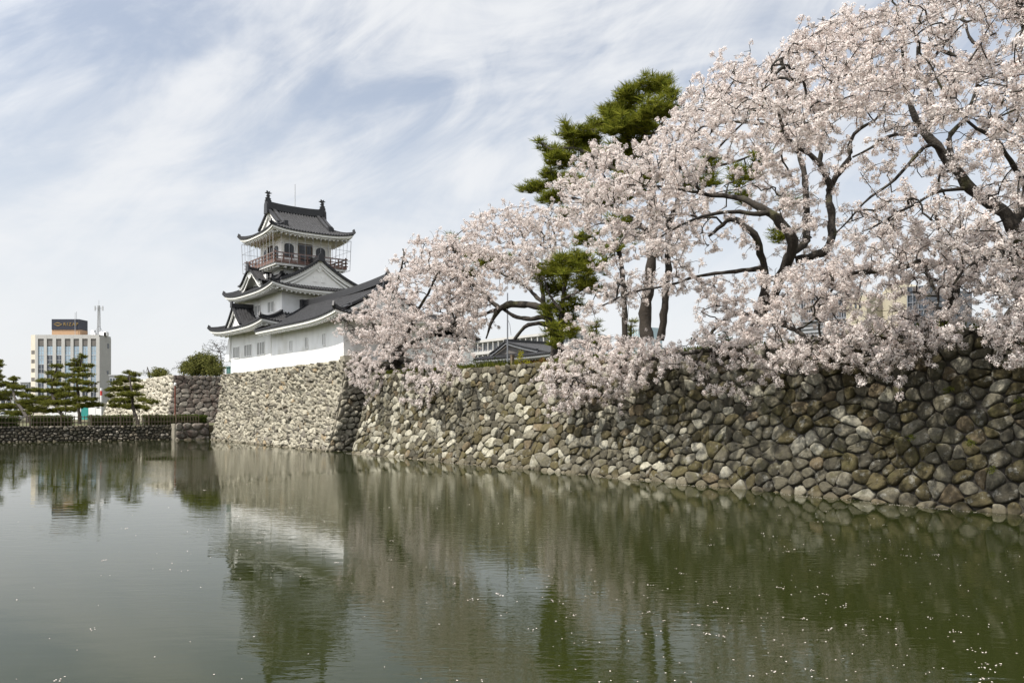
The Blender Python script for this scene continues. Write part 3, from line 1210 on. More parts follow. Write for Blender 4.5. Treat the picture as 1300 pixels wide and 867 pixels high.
def gab(root, Rf, ac, hw, bf, bb, zb, za):
    """small gable roof running back along b, its triangle facing the moat"""
    def curve(u):      # u 0 at ridge, 1 at foot; concave
        return za - (za - zb) * (1.28 * u - 0.28 * u * u)
    us = np.linspace(0, 1, 9)
    for s in (-1, 1):
        V, f = [], []
        for i, u in enumerate(us):
            V += [(ac + s * hw * u, bf - 0.25, curve(u)), (ac + s * hw * u, bb, curve(u))]
        for i in range(8):
            f.append((2 * i, 2 * i + 1, 2 * i + 3, 2 * i + 2))
        Rf.tile.add(V, f)
        nb = max(2, int((bb - bf + 0.25) / 0.3))
        for k in range(nb):
            b_ = bf - 0.12 + k * 0.3
            Rf.tile.bar([(ac + s * hw * u, b_, curve(u)) for u in us], 0.15, 0.09)
        # verge tiles + barge board
        Rf.ridge.bar([(ac + s * hw * u, bf - 0.22, curve(u)) for u in us], 0.22, 0.2)
        top = [np.array((ac + s * hw * u, bf - 0.16, curve(u) - 0.02)) for u in us]
        bot = [p - np.array((0, 0, 0.34)) for p in top]
        v = []
        for p, q in zip(top, bot):
            v += [p, q, p + np.array((0, 0.16, 0)), q + np.array((0, 0.16, 0))]
        f = []
        for i in range(8):
            a_ = 4 * i
            f += [(a_, a_ + 1, a_ + 5, a_ + 4), (a_ + 1, a_ + 3, a_ + 7, a_ + 5), (a_ + 3, a_ + 2, a_ + 6, a_ + 7)]
        Rf.trim.add(v, f)
    pts = [(ac + hw * u * s, bf + 0.15, curve(u) - 0.3) for s, uu in ((-1, us[::-1]), (1, us[1:])) for u in uu]
    pts = [(p[0], p[1], max(p[2], zb - 0.3)) for p in pts]
    Rf.trim.prism(pts + [(ac + hw, bf + 0.15, zb - 0.5), (ac - hw, bf + 0.15, zb - 0.5)], (0, 0.1, 0))
    # pendant
    Rf.trim.prism([(ac - 0.28, bf - 0.05, za - 0.5), (ac, bf - 0.05, za - 1.0), (ac + 0.28, bf - 0.05, za - 0.5), (ac, bf - 0.05, za - 0.3)], (0, 0.12, 0))
    Rf.ridge.bar([(ac, bf - 0.3, za), (ac, bb, za)], 0.34, 0.42)
    Rf.ridge.box(ac - 0.28, ac + 0.28, bf - 0.42, bf - 0.28, za - 0.05, za + 0.62)
    Rf.build(root, 'dormer_gable', 'barge_board')


def big_gable(root):
    Rf = Roof()
    bc, hw, af, ab = 35.0, 4.15, -78.0, -81.2
    zb, za = 16.05, 18.45

    def curve(u):
        return za - (za - zb) * (1.34 * u - 0.34 * u * u)
    us = np.linspace(0, 1, 13)
    for s in (-1, 1):
        V, f = [], []
        for u in us:
            V += [(af + 0.35, bc + s * hw * u, curve(u)), (ab, bc + s * hw * u, curve(u))]
        for i in range(12):
            f.append((2 * i, 2 * i + 1, 2 * i + 3, 2 * i + 2))
        Rf.tile.add(V, f)
        for k in range(11):
            a_ = af + 0.2 - k * 0.3
            Rf.tile.bar([(a_, bc + s * hw * u, curve(u)) for u in us], 0.15, 0.09)
        Rf.ridge.bar([(af + 0.3, bc + s * hw * u, curve(u)) for u in us], 0.3, 0.26)
        # round verge tile ends along the edge
        for q in np.arange(0.12, 1, 0.055):
            p = np.array((af + 0.44, bc + s * hw * q, curve(q) + 0.02))
            ring = [p + np.array((0, 0.1 * math.cos(t), 0.1 * math.sin(t))) for t in np.linspace(0, 2 * math.pi, 9)[:-1]]
            Rf.ridge.prism(ring, (0.05, 0, 0))
        v, f = [], []
        for u in us:
            p = np.array((af + 0.28, bc + s * hw * u, curve(u) - 0.03))
            w_ = 0.42
            q = p - np.array((0, 0, w_))
            v += [p, q, p - np.array((0.2, 0, 0)), q - np.array((0.2, 0, 0))]
        for i in range(12):
            a_ = 4 * i
            f += [(a_, a_ + 1, a_ + 5, a_ + 4), (a_ + 1, a_ + 3, a_ + 7, a_ + 5), (a_ + 3, a_ + 2, a_ + 6, a_ + 7)]
        Rf.trim.add(v, f)
        # second moulding
        v, f = [], []
        for u in us[:-2]:
            p = np.array((af + 0.16, bc + s * hw * u * 0.9, curve(u) - 0.44))
            q = p - np.array((0, 0, 0.2))
            v += [p, q, p - np.array((0.12, 0, 0)), q - np.array((0.12, 0, 0))]
        for i in range(len(us) - 3):
            a_ = 4 * i
            f += [(a_, a_ + 1, a_ + 5, a_ + 4), (a_ + 1, a_ + 3, a_ + 7, a_ + 5)]
        Rf.trim.add(v, f)
    pts = [(af, bc + hw * u * s, curve(u) - 0.2) for s, uu in ((-1, us[::-1]), (1, us[1:])) for u in uu]
    pts = [(p[0], p[1], max(p[2], zb - 0.25)) for p in pts]
    Rf.trim.prism(pts + [(af, bc + hw, zb - 0.4), (af, bc - hw, zb - 0.4)], (-0.1, 0, 0))
    # carved pendant with two scrolls
    for s in (-1, 1):
        Rf.trim.prism([(af + 0.1, bc, za - 0.75), (af + 0.1, bc + s * 0.25, za - 0.62), (af + 0.1, bc + s * 0.75, za - 0.9), (af + 0.1, bc + s * 0.6, za - 1.06),
                       (af + 0.1, bc + s * 0.3, za - 0.98), (af + 0.1, bc, za - 1.25)], (-0.1, 0, 0))
    rr = [(af + 0.14, bc + 0.13 * math.cos(t), za - 0.78 + 0.13 * math.sin(t)) for t in np.linspace(0, 2 * math.pi, 9)[:-1]]
    Rf.trim.prism(rr, (0.06, 0, 0))
    for s in (-0.42, 0.42):
        Rf.trim.box(af, af + 0.06, bc + s - 0.2, bc + s + 0.2, zb + 0.15, zb + 0.75)
    Rf.ridge.bar([(af + 0.42, bc, za), (ab, bc, za)], 0.36, 0.4)
    Rf.ridge.prism([(af + 0.45, bc - 0.38, za - 0.15), (af + 0.45, bc - 0.3, za + 0.45), (af + 0.45, bc, za + 0.75), (af + 0.45, bc + 0.3, za + 0.45), (af + 0.45, bc + 0.38, za - 0.15)], (0.16, 0, 0))
    Rf.build(root, 'side_gable', 'barge_board')


def karahafu(root):
    """undulating gable over the second roof, facing the moat"""
    Rf = Roof()
    ac, hw, bf, bb = -84.5, 3.1, 30.35, 32.4
    zb, za = 16.35, 17.75

    def curve(u):      # |u| 0..1 bell with flared feet
        u = abs(u)
        return zb + (za - zb) * (0.5 + 0.5 * math.cos(math.pi * min(u * 1.04, 1))) + 0.12 * max(0, u - 0.75) * 2
    us = np.linspace(-1, 1, 33)
    V, f = [], []
    for u in us:
        V += [(ac + hw * u, bf - 0.3, curve(u)), (ac + hw * u, bb, curve(u))]
    for i in range(32):
        f.append((2 * i, 2 * i + 1, 2 * i + 3, 2 * i + 2))
    Rf.tile.add(V, f)
    for k in range(9):
        Rf.tile.bar([(ac + hw * u, bf - 0.2 + k * 0.29, curve(u)) for u in us], 0.15, 0.09)
    Rf.ridge.bar([(ac + hw * u, bf - 0.27, curve(u)) for u in us], 0.2, 0.16)
    for (d0, d1, y0) in ((0.02, 0.34, -0.18), (0.36, 0.6, -0.02)):
        v, f = [], []
        for u in us:
            sc_ = 1 if y0 < -0.1 else 0.92
            p = np.array((ac + hw * u * sc_, bf + y0, curve(u) - d0))
            q = p - np.array((0, 0, d1 - d0))
            v += [p, q, p + np.array((0, 0.14, 0)), q + np.array((0, 0.14, 0))]
        for i in range(32):
            a_ = 4 * i
            f += [(a_, a_ + 1, a_ + 5, a_ + 4), (a_ + 1, a_ + 3, a_ + 7, a_ + 5), (a_ + 3, a_ + 2, a_ + 6, a_ + 7)]
        Rf.trim.add(v, f)
    # soffit sheet and back wall with a small window
    V, f = [], []
    for u in us:
        V += [(ac + hw * u * 0.97, bf - 0.1, curve(u) - 0.3), (ac + hw * u * 0.97, bb, curve(u) - 0.3)]
    for i in range(32):
        f.append((2 * i, 2 * i + 1, 2 * i + 3, 2 * i + 2))
    Rf.trim.add(V, f)
    Rf.trim.box(ac - 1.9, ac + 1.9, 31.2, 31.4, 15.8, 17.3)
    for s in (-1, 1):
        Rf.trim.prism([(ac + s * 0.02, bf - 0.2, za - 0.34), (ac + s * 0.42, bf - 0.2, za - 0.4), (ac + s * 0.3, bf - 0.2, za - 0.66), (ac + s * 0.02, bf - 0.2, za - 0.82)], (0, 0.12, 0))
    Rf.ridge.bar([(ac, bf - 0.3, za + 0.02), (ac, bb, za + 0.02)], 0.36, 0.36)
    Rf.ridge.prism([(ac - 0.4, bf - 0.45, za - 0.05), (ac - 0.32, bf - 0.45, za + 0.5), (ac, bf - 0.45, za + 0.85), (ac + 0.32, bf - 0.45, za + 0.5), (ac + 0.4, bf - 0.45, za - 0.05)], (0, 0.16, 0))
    Rf.build(root, 'curved_gable', 'barge_board')
    g = G()
    g.box(ac + 0.2, ac + 1.3, 31.14, 31.2, 16.0, 16.75)
    w_ = g.build('window', M_['slot'], root)
    g = G()
    for x in (0.2, 0.72, 1.24):
        g.box(ac + x, ac + x + 0.08, 31.1, 31.14, 16.0, 16.75)
    g.box(ac + 0.14, ac + 1.38, 31.09, 31.145, 15.95, 16.03)
    g.build('lattice', M_['plaster'], w_)


def top_storey(root):
    a0, a1, b0, b1 = -86.8, -81.0, 32.3, 37.65
    zf = 18.25
    o = 1.28
    # balcony floor slab and brackets
    g = G()
    g.box(a0 - o, a1 + o, b0 - o, b1 + o, zf - 0.10, zf + 0.12)
    fl = g.build('balcony', M_['redwood'], root)
    g = G()
    g.box(a0 - o + 0.12, a1 + o - 0.12, b0 - o + 0.12, b1 + o - 0.12, zf - 0.34, zf - 0.102)
    for q in np.arange(b0 - 0.8, b1 + 0.9, 0.75):
        g.box(a1 - 0.1, a1 + o - 0.25, q - 0.09, q + 0.09, zf - 0.55, zf - 0.34)
    for q in np.arange(a0 - 0.8, a1 + 0.9, 0.75):
        g.box(q - 0.09, q + 0.09, b0 - o + 0.25, b0 + 0.1, zf - 0.55, zf - 0.342)
    g.build('bracket', M_['trim'], fl)
    # railing
    g = G()
    i_ = o - 0.1
    x0, x1, y0, y1 = a0 - i_, a1 + i_, b0 - i_, b1 + i_
    for z_, w in ((zf + 0.92, 0.11), (zf + 0.55, 0.08), (zf + 0.22, 0.09)):
        g.box(x0 - 0.25, x1 + 0.25, y0 - w / 2, y0 + w / 2, z_ - w / 2, z_ + w / 2)
        g.box(x0 - 0.25, x1 + 0.25, y1 - w / 2, y1 + w / 2, z_ - w / 2, z_ + w / 2)
        g.box(x0 - w / 2, x0 + w / 2, y0 - 0.25, y1 + 0.25, z_ - w / 2 + 0.004, z_ + w / 2 + 0.004)
        g.box(x1 - w / 2, x1 + w / 2, y0 - 0.25, y1 + 0.25, z_ - w / 2 + 0.004, z_ + w / 2 + 0.004)
    n = 9
    for k in range(n + 1):
        t = k / n
        tall = 1.12 if k in (0, n) else 0.90
        for (p, q) in ((x0 + (x1 - x0) * t, y0), (x0 + (x1 - x0) * t, y1), (x0, y0 + (y1 - y0) * t), (x1, y0 + (y1 - y0) * t)):
            g.box(p - 0.055, p + 0.055, q - 0.055, q + 0.055, zf + 0.12, zf + tall)
    g.build('railing', M_['redwood'], fl)
    # safety cage of wires from the eaves to the balcony
    g = G()
    zt_, et = 21.15, 1.6
    eb = 1.5
    zb_ = zf - 0.25
    rw = 0.022

    def cage_pt(side, t, f):
        e_ = eb + (et - eb) * f
        z_ = zb_ + (zt_ - zb_) * f
        if side == 0:
            return (a0 - e_ + (a1 - a0 + 2 * e_) * t, b0 - e_, z_)
        if side == 1:
            return (a1 + e_, b0 - e_ + (b1 - b0 + 2 * e_) * t, z_)
        if side == 2:
            return (a1 + e_ - (a1 - a0 + 2 * e_) * t, b1 + e_, z_)
        return (a0 - e_, b1 + e_ - (b1 - b0 + 2 * e_) * t, z_)
    for s in range(4):
        for k in range(11):
            g.tube([cage_pt(s, k / 10, 0), cage_pt(s, k / 10, 1)], rw * (1.6 if k == 0 else 1), 4)
        for f_ in (0.0, 0.33, 0.66, 1.0):
            g.tube([cage_pt(s, 0, f_), cage_pt(s, 1, f_)], rw * 0.8, 4)
    g.build('wire_cage', M_['wire'], root)
    # openings
    def arch(face, c0, c1, z0, z1, nm='window'):
        w = (c1 - c0) / 2
        cm = (c0 + c1) / 2
        pts = [(c0, z0), (c1, z0)] + [(cm + w * math.cos(t), z1 - w * 0.8 + w * 0.8 * math.sin(t)) for t in np.linspace(0, math.pi, 11)]
        ptf = [(cm + (x - cm) * 1.16, z0 - 0.05 if z_ <= z0 else z0 + (z_ - z0) * 1.07) for x, z_ in pts]
        gp, gf, gb = G(), G(), G()
        if face == 'R':
            gp.prism([(a1 + 0.035, x, z_) for x, z_ in pts], (0.03, 0, 0))
            gf.prism([(a1 - 0.02, x, z_) for x, z_ in ptf], (0.05, 0, 0))
            for q in (-0.33, 0.33):
                gb.box(a1 + 0.06, a1 + 0.09, cm + q * w - 0.025, cm + q * w + 0.025, z0, z1 - 0.12)
        else:
            gp.prism([(x, b0 - 0.035, z_) for x, z_ in pts], (0, -0.03, 0))
            gf.prism([(x, b0 + 0.02, z_) for x, z_ in ptf], (0, -0.05, 0))
            for q in (-0.33, 0.33):
                gb.box(cm + q * w - 0.025, cm + q * w + 0.025, b0 - 0.09, b0 - 0.06, z0, z1 - 0.12)
        ob = gp.build(nm, M_['darkglass'], root)
        gf.build('frame', M_['ridge'], ob)
        gb.build('glazing_bar', M_['ridge'], ob)
    zR = lambda py, px: z_at(py, a1, b_at(px, a1))
    arch('R', b_at(361, a1), b_at(372, a1), zf + 0.75, zR(310, 366))
    arch('R', b_at(402, a1), b_at(412, a1), zf + 0.75, zR(316, 407))
    arch('F', -83.1, -82.1, zf + 0.75, zf + 2.0)
    arch('F', -86.1, -85.1, zf + 0.75, zf + 2.0)

    def door(face, c0, c1):
        g1, g2 = G(), G()
        z0, z1 = zf + 0.12, zf + 2.25
        if face == 'R':
            g1.box(a1, a1 + 0.04, c0, c1, z0, z1)
            for c in (c0, (c0 + c1) / 2 + 0.1, c1):
                g2.box(a1, a1 + 0.1, c - 0.06, c + 0.06, z0, z1)
            g2.box(a1, a1 + 0.1, c0 + 0.06, c1 - 0.06, z1 - 0.1, z1 + 0.04)
        else:
            g1.box(c0, c1, b0 - 0.04, b0, z0, z1)
            for c in (c0, (c0 + c1) / 2, c1):
                g2.box(c - 0.06, c + 0.06, b0 - 0.1, b0, z0, z1)
            g2.box(c0 + 0.06, c1 - 0.06, b0 - 0.1, b0, z1 - 0.1, z1 + 0.04)
        ob = g1.build('door', M_['darkglass'], root)
        g2.build('frame', M_['wood'], ob)
    door('R', b_at(378.6, a1), b_at(395.6, a1))
    door('F', -84.7, -83.5)
    # white timber posts and lintel proud of the wall
    g = G()
    for q in (b0 + 0.08, b_at(376.5, a1), b_at(398.5, a1), b1 - 0.08):
        g.box(a1, a1 + 0.07, q - 0.12, q + 0.12, zf + 0.12, 21.3)
    g.box(a1, a1 + 0.065, b0, b1, zf + 2.45, zf + 2.7)
    for q in (a0 + 0.08, -85.0, -83.2, a1 - 0.08):
        g.box(q - 0.12, q + 0.12, b0 - 0.07, b0, zf + 0.12, 21.3)
    g.box(a0, a1, b0 - 0.065, b0, zf + 2.45, zf + 2.7)
    g.build('wall_post', M_['trim'], root)
    # ---- top roof: ridge along b, gables facing the moat and away
    Rf = Roof()
    ov = 1.8
    e0, e1, f0, f1 = a0 - ov, a1 + ov, b0 - ov, b1 + ov
    ar = (e0 + e1) / 2
    ze, zr = 21.45, 24.35
    D = (e1 - e0) / 2
    tg = 0.42
    gi = 2.05          # gable wall set in from the eave
    Lb = f1 - f0

    def lim_m(t):
        u = min(1, t / tg)
        return (gi * u * 0.9 if t < tg else gi * 0.72, Lb - (gi * u * 0.9 if t < tg else gi * 0.72))
    PR = Rf.slope((e1, f0), (e1, f1), (-1, 0), D, ze, zr, up=0.40, lim=lim_m, soff=1.95, zwall=21.35)
    PL = Rf.slope((e0, f1), (e0, f0), (1, 0), D, ze, zr, up=0.40, lim=lim_m, soff=1.95, zwall=21.35)
    # end skirts rise to the gable foot
    zg = ze + (zr - ze) * prof(tg)
    De = gi
    La = e1 - e0
    PF = Rf.slope((e0, f0), (e1, f0), (0, 1), De, ze, zg, up=0.40, lim=lambda q: (D * tg * q, La - D * tg * q), soff=1.95, zwall=21.35)
    PB = Rf.slope((e1, f1), (e0, f1), (0, -1), De, ze, zg, up=0.40, lim=lambda q: (D * tg * q, La - D * tg * q), soff=1.95, zwall=21.35)
    Rf.hip(PF, 0, D * tg, 1.0, 0.28, 0.26)
    Rf.hip(PF, La, La - D * tg, 1.0, 0.28, 0.26)
    Rf.hip(PB, 0, D * tg, 1.0, 0.28, 0.26)
    Rf.hip(PB, La, La - D * tg, 1.0, 0.28, 0.26)
    ts = np.linspace(tg, 1, 9)
    for P_, flip in ((PR, False), (PL, True)):
        for xg in (gi * 0.72, Lb - gi * 0.72):
            pts = P_(np.full(9, xg), ts)
            Rf.ridge.bar(pts, 0.3, 0.22)
            inn = 0.55 if xg < Lb / 2 else -0.55
            ts2 = np.linspace(tg * 0.72, 1, 10)
            pts2 = P_(np.full(10, xg + inn), ts2)
            Rf.tile.bar(pts2, 0.3, 0.26)
            p = pts2[0]
            Rf.ridge.box(p[0] - 0.2, p[0] + 0.2, p[1] - 0.2, p[1] + 0.2, p[2] - 0.02, p[2] + 0.5)
    for (bg, sgn, P1_, P2_) in ((f0 + gi * 0.86, -1, PR, PL), (f1 - gi * 0.86, 1, PR, PL)):
        us = np.linspace(1, tg, 9)
        hx = D * (1 - us)
        zs = ze + (zr - ze) * np.array([prof(u) for u in us]) - 0.12
        out = [(ar - h, bg, z_) for h, z_ in zip(hx[::-1], zs[::-1])] + [(ar + h, bg, z_) for h, z_ in zip(hx[1:], zs[1:])]
        Rf.trim.prism(out, (0, 0.08 * sgn, 0))
        # barge boards
        for s in (-1, 1):
            v, f = [], []
            for h, z_ in zip(hx, zs):
                p = np.array((ar + s * h, bg + sgn * 0.26, z_ + 0.06))
                q = p - np.array((0, 0, 0.36))
                v += [p, q, p - np.array((0, sgn * 0.14, 0)), q - np.array((0, sgn * 0.14, 0))]
            for i in range(8):
                k_ = 4 * i
                f += [(k_, k_ + 1, k_ + 5, k_ + 4), (k_ + 1, k_ + 3, k_ + 7, k_ + 5), (k_ + 3, k_ + 2, k_ + 6, k_ + 7)]
            Rf.trim.add(v, f)
        Rf.trim.prism([(ar - 0.25, bg + sgn * 0.18, zr - 0.55), (ar, bg + sgn * 0.18, zr - 1.0), (ar + 0.25, bg + sgn * 0.18, zr - 0.55), (ar, bg + sgn * 0.18, zr - 0.35)], (0, sgn * 0.12, 0))
    r0, r1 = f0 + gi * 0.72 - 0.15, f1 - gi * 0.72 + 0.15
    bs = np.linspace(r0, r1, 13)
    sag = lambda b_: 0.16 * abs(2 * (b_ - r0) / (r1 - r0) - 1) ** 2.5
    Rf.ridge.bar([(ar, b_, zr - 0.1 + sag(b_)) for b_ in bs], 0.5, 0.62)
    Rf.ridge.bar([(ar, b_, zr + 0.52 + sag(b_)) for b_ in bs], 0.34, 0.14)
    for b_, s in ((r0, -1), (r1, 1)):
        Rf.ridge.prism([(ar - 0.45, b_ + s * 0.02, zr - 0.5), (ar - 0.36, b_ + s * 0.02, zr + 0.5), (ar, b_ + s * 0.02, zr + 0.95), (ar + 0.36, b_ + s * 0.02, zr + 0.5), (ar + 0.45, b_ + s * 0.02, zr - 0.5)], (0, s * 0.18, 0))
    Rf.build(root)
    for b_, s in ((r0 + 0.1, -1), (r1 - 0.1, 1)):
        g = G()
        shachi(g, (ar, b_, zr + 0.72), (0, s), 0.95, 0.3)
        # fins out to both sides
        g.prism([(ar - 0.4, b_ - 0.03, zr + 1.45), (ar, b_ - 0.03, zr + 1.2), (ar + 0.4, b_ - 0.03, zr + 1.45), (ar, b_ - 0.03, zr + 1.62)], (0, 0.06, 0))
        g.build('roof_fish', M_['ridge'], root)
    g = G()
    lb = b_at(374.5, ar)
    g.tube([(ar, lb, zr + 0.5), (ar, lb, zr + 3.1)], 0.045, 6)
    g.build('lightning_rod', M_['rod'], root)


def wing_roof(root):
    Rf = Roof()
    e0, e1 = -77.7, -59.9
    f0 = 28.2
    f1 = 39.0
    br = (f0 + f1) / 2
    ze, zr = 10.85, 13.75
    D = br - f0
    tg, gi = 0.40, 2.1
    La = e1 - e0

    def lim_m(t):
        u = min(1, t / tg)
        r_ = La - (gi * u * 0.9 if t < tg else gi * 0.72)
        return (0.0, r_)

    def lim_b(t):
        u = min(1, t / tg)
        return ((gi * u * 0.9 if t < tg else gi * 0.72), La)
    PF = Rf.slope((e0, f0), (e1, f0), (0, 1), D, ze, zr, up=0.5, lim=lim_m, soff=1.4, zwall=10.9, upL=False)
    PB = Rf.slope((e1, f1), (e0, f1), (0, -1), D, ze, zr, up=0.5, lim=lim_b, soff=1.4, zwall=10.9, upR=False)
    zg = ze + (zr - ze) * prof(tg)
    Lb = f1 - f0
    PR = Rf.slope((e1, f0), (e1, f1), (-1, 0), gi, ze, zg, up=0.5, lim=lambda q: (D * tg * q, Lb - D * tg * q), soff=1.4, zwall=10.9)
    Rf.hip(PR, 0, D * tg, 1.0, 0.3, 0.3)
    Rf.hip(PR, Lb, Lb - D * tg, 1.0, 0.3, 0.3)
    ts = np.linspace(tg, 1, 9)
    xg = La - gi * 0.72
    Rf.ridge.bar(PF(np.full(9, xg), ts), 0.3, 0.22)
    Rf.ridge.bar(PB(np.full(9, La - xg), ts), 0.3, 0.22)
    Rf.tile.bar(PF(np.full(9, xg - 0.6), np.linspace(tg * 0.7, 1, 9)), 0.3, 0.26)
    ag = e1 - gi * 0.86
    us = np.linspace(1, tg, 9)
    hx = D * (1 - us)
    zs = ze + (zr - ze) * np.array([prof(u) for u in us]) - 0.12
    out = [(ag, br - h, z_) for h, z_ in zip(hx[::-1], zs[::-1])] + [(ag, br + h, z_) for h, z_ in zip(hx[1:], zs[1:])]
    Rf.trim.prism(out, (0.08, 0, 0))
    for s in (-1, 1):
        v, f = [], []
        for h, z_ in zip(hx, zs):
            p = np.array((ag + 0.26, br + s * h, z_ + 0.06))
            q = p - np.array((0, 0, 0.36))
            v += [p, q, p - np.array((0.14, 0, 0)), q - np.array((0.14, 0, 0))]
        for i in range(8):
            k_ = 4 * i
            f += [(k_, k_ + 1, k_ + 5, k_ + 4), (k_ + 1, k_ + 3, k_ + 7, k_ + 5), (k_ + 3, k_ + 2, k_ + 6, k_ + 7)]
        Rf.trim.add(v, f)
    rr0, rr1 = -78.5, e1 - gi * 0.72 + 0.2
    xs = np.linspace(rr0, rr1, 15)
    lift = lambda a_: 0.45 * max(0, (a_ - rr0) / (rr1 - rr0)) ** 3.5
    Rf.ridge.bar([(a_, br, zr - 0.1 + lift(a_)) for a_ in xs], 0.45, 0.5)
    Rf.tile.bar([(a_, br, zr + 0.4 + lift(a_)) for a_ in xs], 0.3, 0.14)
    Rf.ridge.prism([(rr1, br - 0.5, zr - 0.3), (rr1, br - 0.35, zr + 0.8), (rr1, br, zr + 1.35), (rr1, br + 0.35, zr + 0.8), (rr1, br + 0.5, zr - 0.3)], (0.18, 0, 0))
    Rf.ridge.box(-78.55, -78.0, br - 0.45, br + 0.45, 12.9, 14.35)
    # flashing ridge where the wing meets the keep
    Rf.ridge.bar(PF(np.full(7, 0.1), np.linspace(0.0, 0.95, 7)), 0.34, 0.22)
    Rf.build(root)
    g = G()
    g.box(-77.02, -76.95, 29.55, 29.62, 7.3, 10.9)
    g.build('rain_pipe', M_['trim'], root)


build_castle()


# ------------------------------------------------------------------ trees
def resample(pts, step):
    pts = np.array(pts, float)
    # smooth the traced line, then walk along it
    if len(pts) > 2:
        t = np.arange(len(pts))
        tt = np.linspace(0, len(pts) - 1, (len(pts) - 1) * 6 + 1)
        q = []
        for x in tt:
            i = int(min(x, len(pts) - 2))
            f = x - i
            p0, p1, p2, p3 = pts[max(i - 1, 0)], pts[i], pts[i + 1], pts[min(i + 2, len(pts) - 1)]
            q.append(0.5 * ((2 * p1) + (-p0 + p2) * f + (2 * p0 - 5 * p1 + 4 * p2 - p3) * f * f + (-p0 + 3 * p1 - 3 * p2 + p3) * f ** 3))
        pts = np.array(q)
    seg = np.linalg.norm(np.diff(pts[:, :3], axis=0), axis=1)
    s = np.concatenate([[0], np.cumsum(seg)])
    n = max(2, int(s[-1] / step) + 1)
    u = np.linspace(0, s[-1], n)
    return np.column_stack([np.interp(u, s, pts[:, k]) for k in range(pts.shape[1])])


def limb_px(lst):
    """list of (px, py, b, width_px) -> rows x, y, z, radius"""
    out = []
    for px, py, b, w in lst:
        p = ray(px, py, b)
        out.append((*p, 0.5 * w * p[1] / F))
    return out


class Skeleton:
    def __init__(self):
        self.pos, self.par, self.rad, self.limb, self.chains = [], [], [], [], []

    def add_limb(self, pts, step=0.3, wob=0.04, r=rng):
        q = resample(pts, step)
        q[1:-1, :3] += r.normal(0, wob, q[1:-1, :3].shape) * np.clip(q[1:-1, 3:4] * 4, 0.2, 1)
        base = -1
        if self.pos:
            P = np.array(self.pos)
            d = ((P - q[0, :3]) ** 2).sum(1)
            base = int(d.argmin())
        ids = []
        for i, row in enumerate(q):
            self.pos.append(row[:3])
            self.par.append(base if i == 0 else len(self.pos) - 2)
            self.rad.append(row[3])
            self.limb.append(True)
            ids.append(len(self.pos) - 1)
        self.chains.append(q)

    def grow(self, attr, step=0.3, r=rng, maxd=6.0, up=0.1, wob=0.25):
        attr = np.asarray(attr)
        P = np.array(self.pos)
        d0 = np.array([((P - a) ** 2).sum(1).min() for a in attr])
        order = np.argsort(d0 + r.uniform(0, 0.5, len(d0)))
        cap = len(P) + len(attr) * 30
        buf = np.empty((cap, 3))
        buf[:len(P)] = P
        n = len(P)
        ends = []
        for k in order:
            a = attr[k]
            d = ((buf[:n] - a) ** 2).sum(1)
            i = int(d.argmin())
            L_ = math.sqrt(d[i])
            if L_ > maxd or L_ < 0.05:
                continue
            m = max(1, int(math.ceil(L_ / step)))
            p0 = buf[i].copy()
            off = r.normal(0, wob * L_ * 0.5, 3)
            off[2] += up * L_
            mid = 0.5 * (p0 + a) + off
            prev = i
            for j in range(1, m + 1):
                t = j / m
                p = (1 - t) ** 2 * p0 + 2 * t * (1 - t) * mid + t * t * a
                if n >= cap:
                    break
                buf[n] = p
                self.pos.append(p)
                self.par.append(prev)
                self.rad.append(0)
                self.limb.append(False)
                prev = n
                n += 1
            ends.append(n - 1)
        return ends

    def finish(self, tip=0.007, power=2.3, rmax=0.16):
        n = len(self.pos)
        acc = np.zeros(n)
        nch = np.zeros(n, int)
        for i in range(n - 1, -1, -1):
            if acc[i] == 0:
                acc[i] = tip ** power
            p = self.par[i]
            if p >= 0:
                acc[p] += acc[i]
                nch[p] += 1
        r_ = np.minimum(acc ** (1 / power), rmax)
        self.pr = r_
        lim = np.array(self.limb)
        R_ = np.array(self.rad)
        R_[~lim] = r_[~lim]
        self.R = R_
        self.nch = nch

    def wood_arrays(self, sides=4):
        V, Q, nv = [], [], 0
        for q in self.chains:
            v, f = tube_arr(q[:, :3], q[:, 3] * (1 + 0.10 * np.sin(np.arange(len(q)) * 1.9)), 9)
            V.append(v)
            Q.append(f + nv)
            nv += len(v)
        P = np.array(self.pos)
        par = np.array(self.par)
        idx = np.array([i for i in range(len(P)) if not self.limb[i] and par[i] >= 0])
        if len(idx):
            p1, p0 = P[idx], P[par[idx]]
            r1 = self.R[idx]
            r0 = np.where(np.array(self.limb)[par[idx]], r1 * 1.2, np.minimum(self.R[par[idx]], r1 * 1.6))
            d = p1 - p0
            d /= (np.linalg.norm(d, axis=1, keepdims=True) + 1e-9)
            ref = np.where(np.abs(d[:, 2:3]) < 0.9, np.array((0.1, 0.2, 0.97)), np.array((0.97, 0.1, 0.1)))
            s = np.cross(d, ref)
            s /= np.linalg.norm(s, axis=1, keepdims=True)
            t = np.cross(d, s)
            th = np.arange(sides) / sides * 2 * math.pi
            ring = np.cos(th)[None, :, None] * s[:, None] + np.sin(th)[None, :, None] * t[:, None]
            v0 = p0[:, None] + ring * r0[:, None, None]
            v1 = p1[:, None] + ring * r1[:, None, None] + d[:, None] * r1[:, None, None] * 0.5
            v = np.concatenate([v0, v1], 1)
            j = np.arange(sides)
            f = np.stack([j, (j + 1) % sides, (j + 1) % sides + sides, j + sides], 1)
            f = f[None] + (np.arange(len(idx)) * 2 * sides)[:, None, None] + nv
            V.append(v.reshape(-1, 3))
            Q.append(f.reshape(-1, 4))
        return np.concatenate(V), np.concatenate(Q)


